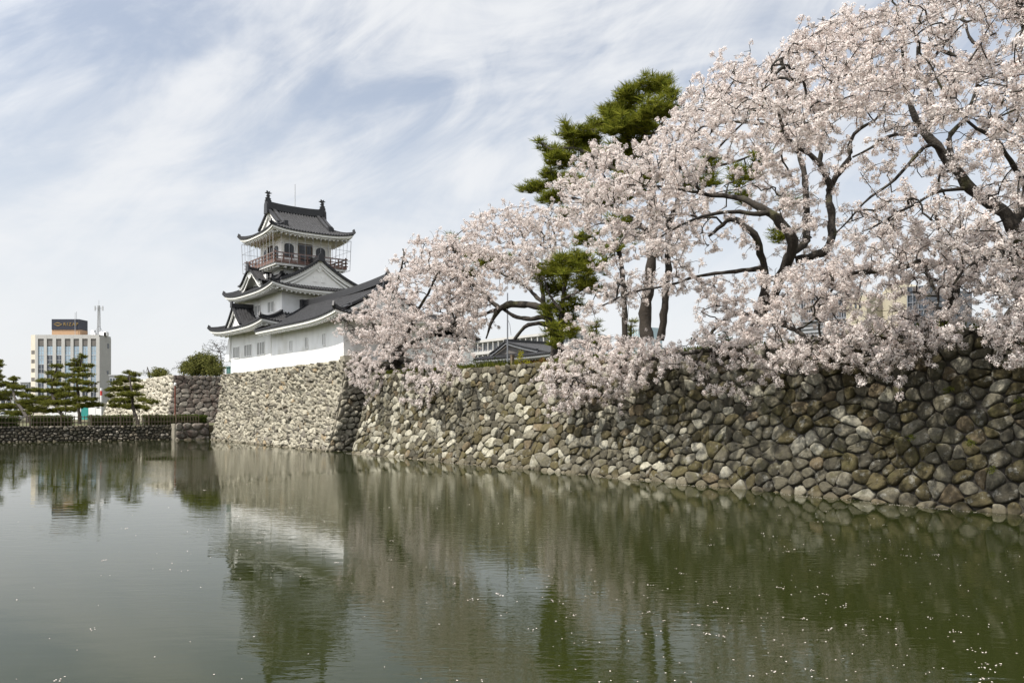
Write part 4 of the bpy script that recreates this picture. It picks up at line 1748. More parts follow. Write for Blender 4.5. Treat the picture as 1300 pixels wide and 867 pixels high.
def rand_rot(n, r):
    q = r.normal(size=(n, 4))
    q /= np.linalg.norm(q, axis=1, keepdims=True)
    w, x, y, z = q.T
    return np.stack([np.stack([1 - 2 * (y * y + z * z), 2 * (x * y - z * w), 2 * (x * z + y * w)], -1),
                     np.stack([2 * (x * y + z * w), 1 - 2 * (x * x + z * z), 2 * (y * z - x * w)], -1),
                     np.stack([2 * (x * z - y * w), 2 * (y * z + x * w), 1 - 2 * (x * x + y * y)], -1)], -2)


def pom(nf, rad, s, r):
    """one blossom cluster: nf small cupped flowers round a centre -> (nf*4,3)"""
    d = r.normal(size=(nf, 3))
    d /= np.linalg.norm(d, axis=1, keepdims=True)
    c = d * rad * r.uniform(0.55, 1.05, (nf, 1))
    n = d + r.normal(0, 0.28, (nf, 3))
    n /= np.linalg.norm(n, axis=1, keepdims=True)
    t = np.cross(n, r.normal(size=(nf, 3)))
    t /= np.linalg.norm(t, axis=1, keepdims=True)
    b = np.cross(n, t)
    k = s * r.uniform(0.75, 1.2, (nf, 1))
    return np.stack([c + t * k + n * k * 0.25, c + b * k - n * k * 0.1, c - t * k + n * k * 0.25, c - b * k - n * k * 0.1], 1).reshape(-1, 3)


POMS = [pom(38, 0.116, 0.0265, np.random.default_rng(90 + i)) for i in range(6)]


def blossom_arrays(cent, scale, r):
    V = []
    for k, tpl in enumerate(POMS):
        sel = np.arange(len(cent)) % len(POMS) == k
        c = cent[sel]
        if len(c) == 0:
            continue
        Rm = rand_rot(len(c), r)
        v = np.einsum('nij,mj->nmi', Rm, tpl) * scale[sel][:, None, None] + c[:, None]
        V.append(v.reshape(-1, 3))
    V = np.concatenate(V)
    return V, np.arange(len(V)).reshape(-1, 4)


def in_poly(x, y, poly):
    poly = np.asarray(poly, float)
    c = np.zeros(len(x), bool)
    j = len(poly) - 1
    for i in range(len(poly)):
        xi, yi = poly[i]
        xj, yj = poly[j]
        m = ((yi > y) != (yj > y)) & (x < (xj - xi) * (y - yi) / (yj - yi + 1e-12) + xi)
        c ^= m
        j = i
    return c


def crown_points(regions, holes, r):
    """regions: (polygon, b0, b1, n): points spread through a volume whose outline follows the crown"""
    out = []
    for poly, b0, b1, n in regions:
        poly = np.array(poly, float)
        lo, hi = poly.min(0), poly.max(0)
        got = []
        c = (lo + hi) / 2
        while len(got) < n:
            x = r.uniform(lo[0], hi[0], n * 3)
            y = r.uniform(lo[1], hi[1], n * 3)
            m = in_poly(x, y, poly)
            for hp, keep in holes:
                m &= ~(in_poly(x, y, hp) & (r.random(len(x)) > keep))
            x, y = x[m], y[m]
            # the crown is thick in its middle and thin at its rim
            e = np.clip(1 - ((x - c[0]) / (hi[0] - lo[0] + 1)) ** 2 * 4 * 0.6 - ((y - c[1]) / (hi[1] - lo[1] + 1)) ** 2 * 4 * 0.6, 0.15, 1)
            bm, bh = (b0 + b1) / 2, (b1 - b0) / 2
            b = bm + bh * r.uniform(-1, 1, len(x)) * np.sqrt(e)
            for xx, yy, bb in zip(x, y, b):
                p = ray(xx, yy, bb)
                if r.random() < 0.30:
                    got.append(p)
                    continue
                # a flat spray of twigs around this point
                m2 = int(r.integers(4, 9))
                for _ in range(m2):
                    d = r.normal(0, 1, 3) * np.array((0.42, 0.42, 0.15))
                    got.append(p + d)
                if len(got) >= n:
                    break
        out.append(np.array(got))
    return np.concatenate(out)


def cherry(name, loc, label, limbs, regions, holes=(), seed=0, per=2.2, scale=1.0, wood_b=None, group='cherry trees in blossom on the wall top', tw=0.007, maxd=6):
    tw = tw * 1.35
    r = np.random.default_rng(seed)
    root = thing(name, loc, label, 'tree', group)
    sk = Skeleton()
    for l in limbs:
        sk.add_limb(limb_px(l), 0.3, 0.035, r)
    at_ = crown_points(regions, holes, r)
    n_s = int(len(at_) * 0.07)
    sp = at_[r.choice(len(at_), n_s, replace=False)]
    ctr = at_.mean(0)
    dv = sp - ctr
    dv /= np.linalg.norm(dv, axis=1, keepdims=True)
    at_ = np.concatenate([at_, sp + dv * r.uniform(0.2, 1.1, (n_s, 1))])
    sk.grow(at_, 0.28, r, up=0.12, wob=0.28, maxd=maxd)
    sk.finish(tip=tw, power=2.35, rmax=0.13)
    V, Q = sk.wood_arrays(4)
    fast_mesh('trunk', V, [Q], M_['bark'], root, smooth=True)
    P = np.array(sk.pos)
    tw_ = np.where((~np.array(sk.limb)) & (sk.R < 0.030))[0]
    k = r.poisson(per * 0.62, len(tw_))
    rep_ = np.repeat(tw_, k)
    par = np.array(sk.par)[rep_]
    f = r.random((len(rep_), 1))
    c = P[rep_] * f + P[np.maximum(par, 0)] * (1 - f) + r.normal(0, 0.06, (len(rep_), 3))
    s = scale * r.uniform(0.7, 1.25, len(c))
    V, Q = blossom_arrays(c, s, r)
    fast_mesh('blossom', V, [Q], M_['blossom'], root)
    return root, len(c)


def build_cherries():
    tot = 0
    # --- far left tree at the wall's end, sweeping down over the corner
    o, n = cherry('cherry_tree', ray(502, 474, 31), 'cherry tree in full blossom nearest the castle, drooping over the wall corner',
                  [[(502, 478, 31, 20), (501, 462, 31, 19), (506, 448, 30.9, 15), (512, 436, 30.8, 6), (520, 418, 30.5, 4.5), (528, 398, 30.3, 4), (545, 370, 30, 3), (556, 345, 30, 2)],
                   [(500, 458, 31, 13), (488, 440, 30.6, 8), (478, 418, 30, 5), (466, 398, 29.5, 3.5), (450, 392, 29, 2)],
                   [(500, 462, 31, 10), (485, 468, 29.8, 6), (465, 470, 28.8, 4), (452, 470, 28.3, 3)],
                   [(506, 448, 30.9, 9), (530, 432, 30.4, 5), (556, 420, 30, 4), (585, 405, 30, 3)],
                   [(506, 455, 31, 8), (532, 462, 29.6, 4.5), (550, 478, 28.6, 3.5), (545, 500, 28, 2.5)],
                   [(488, 440, 30.6, 6), (500, 400, 31.5, 4), (505, 360, 32, 3), (512, 330, 32, 2)]],
                  [([(436, 398), (458, 382), (482, 368), (498, 345), (494, 322), (520, 308), (545, 300), (572, 300), (600, 320), (612, 350), (612, 390), (605, 420), (600, 445), (580, 458), (545, 462), (500, 450), (470, 440), (445, 425), (428, 415)], 27.8, 34.5, 2100),
                   ([(424, 402), (470, 392), (515, 420), (508, 440), (492, 452), (488, 482), (470, 505), (452, 496), (440, 470), (448, 445)], 26.8, 31, 650),
                   ([(515, 468), (560, 450), (602, 448), (580, 474), (548, 498), (528, 520), (520, 495)], 26.8, 30, 220)],
                  holes=[([(490, 442), (514, 440), (512, 474), (488, 472)], 0.25)], seed=21, per=1.9, scale=1.0)
    tot += n
    # --- second tree: big level limbs reaching left
    o, n = cherry('cherry_tree', ray(707, 452, 32), 'cherry tree with thick level limbs reaching left above the tiled house',
                  [[(708, 456, 32, 15), (705, 435, 32, 13), (702, 415, 32, 12), (697, 402, 32, 11), (688, 391, 32, 9.5), (672, 388, 31.8, 8.5), (650, 387, 31.5, 9), (636, 391, 31.2, 8), (629, 399, 31, 6), (622, 414, 30.7, 3.5), (617, 430, 30.5, 2)],
                   [(700, 408, 32, 9), (690, 403, 32, 6.5), (672, 405, 31.8, 6), (655, 402, 31.6, 5), (640, 393, 31.4, 4)],
                   [(697, 412, 32, 8), (684, 410, 31.5, 5.5), (668, 414, 31, 5), (660, 422, 30.8, 4.5), (653, 431, 30.6, 4)],
                   [(634, 391, 31.2, 6), (622, 381, 31, 5), (606, 366, 31, 4), (590, 352, 31, 3), (575, 338, 31, 2)],
                   [(634, 392, 31.2, 5), (612, 400, 30.6, 3.6), (596, 408, 30, 3), (578, 420, 29.6, 2)],
                   [(699, 405, 32, 9), (690, 385, 32.2, 6), (680, 376, 32.2, 5), (666, 362, 32.3, 4), (646, 352, 32.2, 3), (620, 340, 32, 2)],
                   [(690, 385, 32.2, 6), (686, 350, 32.5, 4.5), (679, 330, 32.6, 4), (668, 312, 32.8, 3), (660, 290, 33, 2)],
                   [(688, 350, 32.5, 4.5), (700, 330, 33, 3.5), (705, 305, 33.2, 2.5), (700, 285, 33.4, 2)]],
                  [([(548, 312), (575, 300), (600, 274), (640, 266), (680, 262), (712, 266), (722, 285), (718, 318), (700, 335), (690, 350), (672, 366), (640, 378), (620, 386), (600, 400), (575, 420), (560, 395), (552, 350)], 28.5, 35.5, 1700),
                   ([(600, 392), (620, 395), (618, 420), (610, 440), (596, 455), (585, 450)], 29, 32, 60)],
                  holes=[([(640, 372), (700, 350), (700, 400), (640, 400)], 0.25)], seed=22, per=1.9, scale=1.0)
    tot += n
    # --- third tree: the great middle crown
    o, n = cherry('cherry_tree', ray(965, 428, 32), 'tall cherry tree in the middle with arching mossy limbs and twin trunks',
                  [[(955, 436, 32, 17), (958, 415, 32, 15), (965, 392, 32, 13), (972, 365, 32, 11), (969, 335, 32, 9), (960, 303, 31.5, 9), (947, 288, 31.2, 8), (930, 278, 31, 7), (915, 287, 30.6, 5), (900, 300, 30, 3.5)],
                   [(960, 408, 32, 12), (980, 380, 32, 11), (995, 340, 31.8, 13), (1008, 312, 31.4, 14), (998, 292, 31, 13), (984, 276, 30.7, 12), (963, 263, 30.4, 9.5), (943, 253, 30.2, 7.5), (920, 249, 30, 6), (896, 247, 29.4, 5), (880, 232, 28, 4), (860, 210, 26, 3), (840, 195, 24.5, 2)],
                   [(975, 270, 30.5, 7), (955, 272, 30, 6), (935, 269, 29.6, 5), (905, 272, 28.6, 4), (870, 283, 26.5, 3), (840, 300, 25, 2)],
                   [(1006, 320, 31.6, 10), (1022, 308, 32.5, 10), (1024, 280, 33, 9), (1023, 250, 33.2, 8), (1020, 215, 33.5, 7), (1008, 183, 33.5, 6), (985, 165, 33.2, 5), (960, 157, 33, 4.5), (930, 155, 32.8, 3.5), (905, 156, 32.5, 2.5)],
                   [(1010, 330, 32, 10), (1048, 318, 32.5, 11), (1057, 284, 32.8, 10), (1052, 252, 33, 9), (1060, 228, 33.2, 8), (1079, 200, 33.5, 7), (1078, 183, 33.6, 5), (1090, 165, 33.8, 4.5), (1114, 150, 34, 3), (1130, 120, 34, 2)],
                   [(1055, 240, 33, 8), (1040, 208, 32.5, 7), (1020, 190, 32, 6), (1003, 180, 31.6, 5), (990, 150, 29, 4), (985, 110, 26, 3.4), (980, 85, 23, 2.6), (1000, 70, 21, 2)],
                   [(1040, 208, 32.5, 6), (1045, 170, 32.5, 4.5), (1050, 130, 32.5, 3.5), (1060, 80, 32.5, 2.5), (1070, 40, 32.5, 2)],
                   [(896, 247, 29.4, 4.5), (860, 240, 27.5, 3.6), (820, 236, 25.5, 2.8), (780, 234, 24, 2)],
                   [(968, 340, 32, 7), (930, 345, 31, 5), (890, 350, 30, 4), (850, 362, 29, 3.2), (800, 372, 28.6, 2.6), (765, 388, 28.4, 2)],
                   [(957, 425, 31.6, 9), (925, 440, 30, 7), (890, 446, 28.8, 6), (850, 452, 28, 5), (805, 460, 27.6, 4), (760, 470, 27.4, 3), (720, 482, 27.2, 2)],
                   [(962, 405, 32, 8), (935, 398, 30.6, 5), (905, 420, 29.2, 4), (890, 450, 28.4, 3), (880, 470, 28, 2)],
                   [(968, 400, 31.6, 8), (1000, 415, 30, 6), (1025, 430, 28.8, 5), (1030, 455, 28, 3.5), (1010, 478, 27.5, 2.5)]],
                  [([(716, 236), (735, 198), (770, 190), (800, 194), (835, 166), (872, 132), (892, 110), (890, 330), (870, 300), (840, 330), (780, 340), (735, 330), (722, 290)], 21.5, 30.5, 1050),
                   ([(850, 155), (872, 132), (900, 92), (940, 66), (985, 70), (1010, 48), (1042, 30), (1085, 12), (1130, 6), (1150, 60), (1140, 130), (1115, 195), (1090, 250), (1075, 320), (1040, 350), (970, 345), (900, 330), (850, 310)], 28.6, 37.5, 1750),
                   ([(860, 150), (900, 95), (985, 75), (1042, 35), (1130, 10), (1140, 130), (1100, 190), (1000, 190), (930, 160)], 19.5, 27, 420),
                   ([(735, 415), (742, 372), (790, 345), (850, 330), (900, 330), (960, 340), (960, 385), (900, 392), (850, 398), (800, 394), (770, 404), (748, 420)], 27.5, 32, 300),
                   ([(688, 478), (702, 450), (740, 424), (790, 420), (838, 430), (872, 440), (862, 460), (838, 474), (815, 492), (790, 502), (760, 506), (738, 512), (716, 528), (700, 512)], 26.2, 29.6, 800),
                   ([(862, 385), (920, 350), (1000, 340), (1075, 335), (1090, 380), (1062, 425), (1060, 462), (1005, 478), (960, 502), (910, 500), (880, 480), (868, 450)], 26.2, 32.5, 1100)],
                  holes=[([(893, 198), (928, 196), (930, 242), (893, 240)], 0.1), ([(1058, 175), (1085, 150), (1125, 150), (1110, 210), (1086, 275), (1062, 275)], 0.10),
                         ([(1030, 215), (1058, 230), (1058, 300), (1028, 300)], 0.12), ([(930, 255), (1000, 255), (1025, 315), (990, 350), (960, 330), (925, 290)], 0.35), ([(880, 285), (925, 290), (965, 330), (955, 385), (915, 380), (866, 330)], 0.22), ([(1000, 200), (1020, 200), (1020, 300), (1004, 300)], 0.4),
                         ([(738, 398), (800, 390), (870, 372), (905, 376), (906, 428), (850, 426), (770, 422), (745, 418)], 0.03), ([(1040, 370), (1075, 368), (1075, 405), (1040, 405)], 0.6)],
                  seed=23, per=2.15, scale=0.95)
    tot += n
    # --- fourth: smaller forked tree standing on the bank
    o, n = cherry('cherry_tree', ray(1204, 424, 32), 'forked cherry tree on the grassy bank above the darkest part of the wall',
                  [[(1196, 424, 32, 15), (1202, 402, 32, 13.5), (1209, 384, 32, 13), (1211, 366, 32, 14), (1212, 350, 32, 13), (1205, 333, 31.8, 9), (1200, 310, 31.5, 6), (1190, 285, 31.2, 4.5), (1186, 250, 31, 3)],
                   [(1212, 354, 32, 9), (1222, 332, 32.3, 7), (1232, 310, 32.6, 5), (1245, 285, 33, 3.5), (1260, 265, 33, 2)],
                   [(1212, 362, 32, 9), (1230, 350, 31.6, 8), (1258, 325, 31.2, 6), (1285, 310, 31, 4), (1310, 296, 31, 3)],
                   [(1207, 340, 31.8, 9), (1186, 334, 31.2, 9), (1167, 333, 30.6, 8.5), (1146, 340, 30.2, 7.5), (1124, 345, 30, 6.5), (1100, 345, 29.6, 5.5), (1080, 348, 29.2, 4.5), (1060, 362, 29, 3.5), (1050, 380, 28.8, 2.5)],
                   [(1172, 333, 30.6, 5), (1185, 365, 29.6, 4), (1192, 380, 29, 3), (1188, 400, 28.6, 2)],
                   [(1210, 372, 31.8, 6), (1190, 356, 31, 4), (1165, 352, 30.4, 3.2), (1130, 362, 30, 2.4)],
                   [(1205, 398, 31.8, 7), (1180, 415, 30, 5), (1150, 430, 28.6, 4), (1120, 445, 27.8, 3), (1090, 455, 27.4, 2)]],
                  [([(1040, 350), (1080, 310), (1120, 292), (1170, 290), (1215, 285), (1262, 290), (1270, 330), (1240, 350), (1200, 345), (1150, 345), (1110, 362), (1060, 385)], 27.5, 33, 420),
                   ([(1060, 400), (1100, 405), (1150, 395), (1190, 385), (1230, 375), (1228, 400), (1200, 432), (1180, 452), (1142, 466), (1100, 472), (1064, 458)], 26, 30, 430),
                   ([(1092, 345), (1178, 342), (1178, 402), (1092, 404)], 28, 31, 150),
                   ([(1190, 345), (1225, 355), (1260, 350), (1280, 330), (1290, 360), (1240, 372), (1210, 372)], 29, 31, 90)],
                  seed=24, per=1.75, scale=1.0)
    tot += n
    # --- fifth: nearest tree at the right edge, its crown leaning out over the moat
    o, n = cherry('cherry_tree', ray(1320, 440, 30.5), 'nearest cherry tree at the right edge with a thick dark trunk, leaning over the moat',
                  [[(1322, 446, 30.6, 40), (1312, 400, 30.4, 36), (1300, 350, 30, 31), (1296, 310, 29.6, 25), (1286, 282, 29.2, 19), (1262, 262, 28.9, 15), (1238, 244, 28.6, 14), (1216, 218, 28.3, 12.5), (1192, 190, 28, 11.5), (1172, 164, 27.8, 10), (1158, 140, 27.6, 7), (1150, 110, 27.4, 4.5), (1146, 70, 27.2, 3)],
                   [(1176, 168, 27.9, 8), (1184, 136, 28.2, 7), (1178, 110, 28.4, 5.5), (1166, 96, 28.5, 4), (1165, 60, 28.6, 3)],
                   [(1238, 244, 28.6, 8), (1210, 205, 29.5, 8), (1205, 175, 30, 7), (1225, 150, 30.5, 5), (1240, 110, 31, 4), (1250, 60, 31, 3)],
                   [(1200, 196, 28.1, 6), (1178, 184, 27.5, 5), (1150, 213, 26.8, 4.2), (1128, 235, 26.3, 3.6), (1103, 252, 26, 3), (1082, 275, 25.8, 2.4), (1062, 295, 25.6, 1.8)],
                   [(1165, 172, 27.7, 5), (1130, 172, 27.2, 4.2), (1110, 186, 26.8, 3.4), (1082, 200, 26.5, 2.4)],
                   [(1228, 240, 28.5, 5), (1188, 244, 27.2, 4), (1165, 258, 26.6, 3.4), (1140, 270, 26.2, 3), (1110, 288, 26, 2.2), (1094, 294, 26, 1.6)],
                   [(1298, 330, 29.8, 14), (1280, 318, 28.5, 10), (1262, 322, 27.6, 8), (1244, 330, 26.8, 6), (1225, 342, 26, 4), (1210, 362, 25.6, 2.6)],
                   [(1304, 370, 30.2, 14), (1292, 385, 28, 9), (1278, 400, 26.5, 6.5), (1266, 420, 25.4, 4), (1258, 435, 25, 2.6)],
                   [(1286, 282, 29.2, 14), (1305, 240, 29.6, 12), (1320, 190, 30, 10), (1322, 130, 30, 8), (1310, 70, 30, 5), (1295, 20, 30, 3)],
                   [(1300, 340, 30, 16), (1345, 290, 29.5, 13), (1385, 230, 29, 10), (1410, 150, 28.5, 7), (1420, 60, 28, 4)],
                   [(1306, 240, 29.6, 7), (1280, 200, 28, 6), (1262, 175, 27, 5), (1235, 160, 26, 4), (1200, 120, 25.4, 3), (1180, 80, 25, 2)],
                   [(1310, 70, 30, 8), (1280, -20, 27, 7), (1220, -80, 24, 5), (1140, -100, 22, 3)],
                   [(1420, 60, 28, 8), (1460, 80, 25, 7), (1500, 140, 22, 5), (1520, 240, 20, 3)],
                   [(1300, 350, 30, 10), (1350, 370, 27.5, 8), (1390, 390, 25.5, 6), (1420, 400, 24.5, 4)]],
                  [([(1110, 15), (1150, -10), (1200, -70), (1300, -110), (1420, -70), (1460, 100), (1440, 250), (1400, 330), (1310, 330), (1240, 330), (1180, 315), (1120, 305), (1085, 290), (1095, 240), (1120, 190), (1125, 110)], 18.5, 35.5, 2500),
                   ([(1020, -60), (1120, -150), (1300, -260), (1500, -260), (1560, -60), (1420, -20), (1280, -40), (1130, -20)], 18, 29, 800),
                   ([(1320, 60), (1480, 0), (1600, 120), (1600, 360), (1400, 360), (1340, 250)], 17, 27, 600),
                   ([(1252, 408), (1290, 395), (1330, 385), (1420, 380), (1440, 450), (1380, 470), (1310, 466), (1262, 446), (1246, 438)], 22.0, 27, 330),
                   ([(1210, 330), (1270, 320), (1330, 330), (1330, 400), (1290, 395), (1250, 372), (1215, 368)], 25, 30, 240)],
                  holes=[([(1150, 175), (1175, 180), (1160, 240), (1120, 262), (1095, 275), (1090, 240)], 0.3), ([(1225, 165), (1262, 170), (1262, 225), (1235, 225), (1210, 200)], 0.5), ([(1215, 355), (1282, 350), (1282, 400), (1215, 395)], 0.1)],
                  seed=25, per=1.9, scale=0.88, maxd=8)
    tot += n
    print('blossom clusters', tot)


build_cherries()


# ------------------------------------------------------------------ pines and other foliage
def tuft(n, L_, w, r, up=0.5):
    """needle tuft: thin triangles fanning out of a point"""
    d = r.normal(size=(n, 3))
    d[:, 2] = np.abs(d[:, 2]) * 0.8 + up * 0.6 * r.random(n) - 0.15
    d /= np.linalg.norm(d, axis=1, keepdims=True)
    t = np.cross(d, r.normal(size=(n, 3)))
    t /= np.linalg.norm(t, axis=1, keepdims=True)
    k = L_ * r.uniform(0.7, 1.15, (n, 1))
    a = d * 0.02
    return np.stack([a + t * w * 0.5, a - t * w * 0.5, d * k - t * w * 0.2, d * k + t * w * 0.2], 1).reshape(-1, 3)


def leaves(n, L_, s, r):
    d = r.normal(size=(n, 3))
    d *= (r.random((n, 1)) ** (1 / 3)) / np.linalg.norm(d, axis=1, keepdims=True)
    c = d * L_
    nn = r.normal(size=(n, 3))
    nn /= np.linalg.norm(nn, axis=1, keepdims=True)
    t = np.cross(nn, r.normal(size=(n, 3)))
    t /= np.linalg.norm(t, axis=1, keepdims=True)
    b = np.cross(nn, t)
    k = s * r.uniform(0.6, 1.2, (n, 1))
    return np.stack([c + t * k, c + b * k * 0.55, c - t * k, c - b * k * 0.55], 1).reshape(-1, 3)


def scatter(tpls, cent, scale, r, upright=False):
    V = []
    for k, tpl in enumerate(tpls):
        sel = np.arange(len(cent)) % len(tpls) == k
        c = cent[sel]
        if len(c) == 0:
            continue
        if upright:
            a = r.uniform(0, 2 * math.pi, len(c))
            Rm = np.zeros((len(c), 3, 3))
            Rm[:, 0, 0] = np.cos(a)
            Rm[:, 0, 1] = -np.sin(a)
            Rm[:, 1, 0] = np.sin(a)
            Rm[:, 1, 1] = np.cos(a)
            Rm[:, 2, 2] = 1
            # lean each one a little
            tl = r.normal(0, 0.35, (len(c), 2))
            Rm[:, 0, 2] = tl[:, 0]
            Rm[:, 1, 2] = tl[:, 1]
        else:
            Rm = rand_rot(len(c), r)
        v = np.einsum('nij,mj->nmi', Rm, tpl) * scale[sel][:, None, None] + c[:, None]
        V.append(v.reshape(-1, 3))
    V = np.concatenate(V)
    return V, np.arange(len(V)).reshape(-1, 4)


def pads_points(pads, dens, r, flat=1.0, wide=1.0):
    """pads: (px, py, rx, ry, b) ellipsoids in the photo, given equal depth"""
    out = []
    for px, py, rx, ry, b in pads:
        c = ray(px, py, b)
        k = c[1] / F
        A_, Bz = rx * k, max(ry * k * flat, 0.15)
        n = max(6, int(dens * A_ * A_ * (0.6 + Bz)))
        d = r.normal(size=(n, 3))
        d *= (r.random((n, 1)) ** 0.45) / np.linalg.norm(d, axis=1, keepdims=True)
        out.append(c + d * np.array((A_, A_ * wide, Bz)))
    return np.concatenate(out)


def conifer(name, loc, label, cat, limbs, pads, seed, dens, tpls, mt, group=None, bark='pinebark', flat=1.0, wide=1.0, scale=1.0, extra=1, jit=0.15, tip=0.012, leafname='needles', rmax=0.12, maxd=8):
    r = np.random.default_rng(seed)
    root = thing(name, loc, label, cat, group)
    sk = Skeleton()
    for l in limbs:
        sk.add_limb(limb_px(l), 0.4, 0.03, r)
    at_ = pads_points(pads, dens, r, flat, wide)
    sk.grow(at_, 0.5, r, up=-0.05, wob=0.2, maxd=maxd)
    sk.finish(tip=tip, power=2.3, rmax=rmax)
    V, Q = sk.wood_arrays(4)
    fast_mesh('trunk', V, [Q], M_[bark], root, smooth=True)
    if tpls:
        c = np.repeat(at_, extra, 0)
        c = c + r.normal(0, jit, c.shape)
        V, Q = scatter(tpls, c, scale * r.uniform(0.75, 1.25, len(c)), r, upright=True)
        fast_mesh(leafname, V, [Q], M_[mt], root)
    return root


TUFT_BIG = [tuft(26, 0.50, 0.034, np.random.default_rng(40 + i), 0.8) for i in range(4)]
TUFT_SM = [tuft(26, 0.26, 0.034, np.random.default_rng(50 + i), 0.9) for i in range(4)]
LEAF_M = [leaves(26, 0.40, 0.12, np.random.default_rng(60 + i)) for i in range(4)]
LEAF_S = [leaves(22, 0.22, 0.06, np.random.default_rng(70 + i)) for i in range(4)]


def build_pines():
    B = 37.0
    pads = [(825, 110, 24, 11), (802, 124, 22, 12), (852, 120, 13, 10), (788, 140, 24, 12), (835, 140, 28, 14), (765, 157, 20, 10), (800, 162, 38, 14), (745, 170, 14, 8),
            (723, 168, 16, 9), (740, 180, 24, 10), (702, 192, 14, 9), (688, 184, 8, 6), (715, 206, 22, 10), (703, 224, 16, 9), (680, 238, 20, 6), (700, 252, 18, 9),
            (730, 236, 20, 12), (760, 205, 30, 14), (800, 190, 30, 14), (722, 272, 14, 10), (770, 250, 30, 14), (810, 230, 30, 14)]
    conifer('pine_tree', ray(823, 428, B), 'tall dark green pine tree rising behind the blossom, its top against the sky', 'tree',
            [[(822, 432, B, 17), (819, 405, B, 16), (823, 370, B, 14), (828, 320, B, 12), (830, 270, B, 10), (826, 220, B, 8), (820, 170, B, 6), (824, 120, B, 3)],
             [(829, 300, B, 7), (790, 270, B - .5, 6), (740, 255, B - 1, 4), (690, 245, B - 1, 2.5)], [(829, 255, B, 6), (780, 215, B - .3, 5), (735, 190, B - .6, 4), (700, 190, B - .6, 2)],
             [(824, 210, B, 5), (790, 170, B, 4), (745, 165, B, 2.5)], [(822, 180, B, 4), (845, 150, B, 3), (855, 125, B, 2)]],
            [(p[0] + random.uniform(-3, 3), p[1] + random.uniform(-2, 2), p[2] * 0.97, p[3] * 0.85, B + random.uniform(-1.8, 1.4)) for p in pads], 31, 40, TUFT_BIG, 'needle', 'pines behind the cherry trees', extra=2, jit=0.13)
    B = 39.0
    conifer('pine_tree', ray(840, 428, B), 'slender second pine showing dark green bits through the middle cherry tree', 'tree',
            [[(838, 432, B, 10), (843, 395, B, 9.5), (848, 340, B, 8.5), (850, 290, B, 7.5), (868, 240, B, 5), (900, 215, B, 4), (935, 205, B, 3), (960, 195, B, 2)],
             [(868, 240, B, 4), (910, 190, B, 3), (955, 145, B, 2)]],
            [(*p, B + random.uniform(-.8, .8)) for p in [(892, 216, 14, 11), (906, 208, 12, 9), (945, 225, 20, 12), (966, 204, 14, 11), (958, 142, 9, 6), (940, 252, 14, 8), (872, 236, 16, 8), (900, 232, 18, 6), (1000, 262, 14, 10), (990, 300, 16, 10)]],
            32, 30, TUFT_BIG, 'needle', 'pines behind the cherry trees', extra=2, jit=0.13)
    B = 36.0
    conifer('pine_tree', ray(793, 436, B), 'bare grey pine trunk between the overhanging blossom and the low conifers', 'tree',
            [[(793, 440, B, 8), (793, 410, B, 7.5), (792, 380, B, 7), (789, 340, B, 6), (782, 305, B, 5), (770, 280, B, 3)]],
            [(*p, B + random.uniform(-.8, .8)) for p in [(745, 305, 20, 9), (772, 318, 22, 9), (760, 340, 18, 8), (800, 300, 22, 9), (785, 285, 20, 9)]], 33, 22, TUFT_BIG, 'needle', 'pines behind the cherry trees', extra=2, jit=0.13)
    B = 31.2
    conifer('pine_tree', ray(713, 455, B), 'low bright green pine with drooping boughs in front of the level cherry limbs', 'tree',
            [[(714, 458, B + .5, 8), (712, 430, B + .4, 7), (713, 395, B + .2, 6), (719, 350, B, 4.5), (728, 325, B, 3)], [(713, 395, B, 4), (698, 375, B - .3, 3), (690, 352, B - .3, 2)], [(714, 380, B, 4), (735, 370, B, 3), (750, 362, B, 2)]],
            [(*p, B + random.uniform(-.7, .7)) for p in [(690, 350, 13, 9), (703, 344, 18, 11), (725, 332, 22, 11), (733, 352, 22, 12), (705, 368, 18, 10), (748, 364, 18, 9), (700, 392, 13, 11), (716, 405, 17, 13), (702, 421, 12, 10), (724, 386, 16, 10), (692, 402, 7, 7), (722, 424, 14, 9), (705, 436, 9, 6), (740, 330, 14, 9)]],
            34, 44, TUFT_BIG, 'needle', 'pines behind the cherry trees', scale=0.85, extra=2, jit=0.13)
    B = 35.0
    conifer('pine_tree', ray(578, 470, B), 'pine almost hidden behind the pink crown nearest the castle, only its green top tufts showing', 'tree',
            [[(578, 470, B, 8), (580, 420, B, 7), (584, 360, B, 5), (582, 325, B, 4), (574, 306, B, 2)]],
            [(*p, B + random.uniform(-.5, .5)) for p in [(573, 304, 8, 6), (600, 326, 14, 7), (622, 334, 18, 8), (645, 330, 10, 5), (590, 350, 16, 8)]], 35, 30, TUFT_BIG, 'needle', 'pines behind the cherry trees', extra=2, jit=0.13)
    for px, py, w_, h_, nm, lab, b in ((757, 424, 22, 16, 36, 'small dark conifer left of the bare grey pine trunk', 52), (801, 428, 20, 22, 37, 'small blue green conifer standing before the glass building', 54)):
        conifer('conifer', ray(px, py + h_ + 10, b), lab, 'tree',
                [[(px, py + h_ + 14, b, 4), (px, py, b, 3), (px, py - h_ + 4, b, 1.5)]],
                [(px + random.uniform(-2, 2), py + h_ * (t * 2 - 1) * 0.8, w_ * (0.25 + 0.75 * t) * 0.8, h_ * 0.16, b) for t in (0.0, 0.2, 0.4, 0.6, 0.8, 1.0)],
                nm, 16, TUFT_BIG, 'needle2', 'small conifers behind the wall')
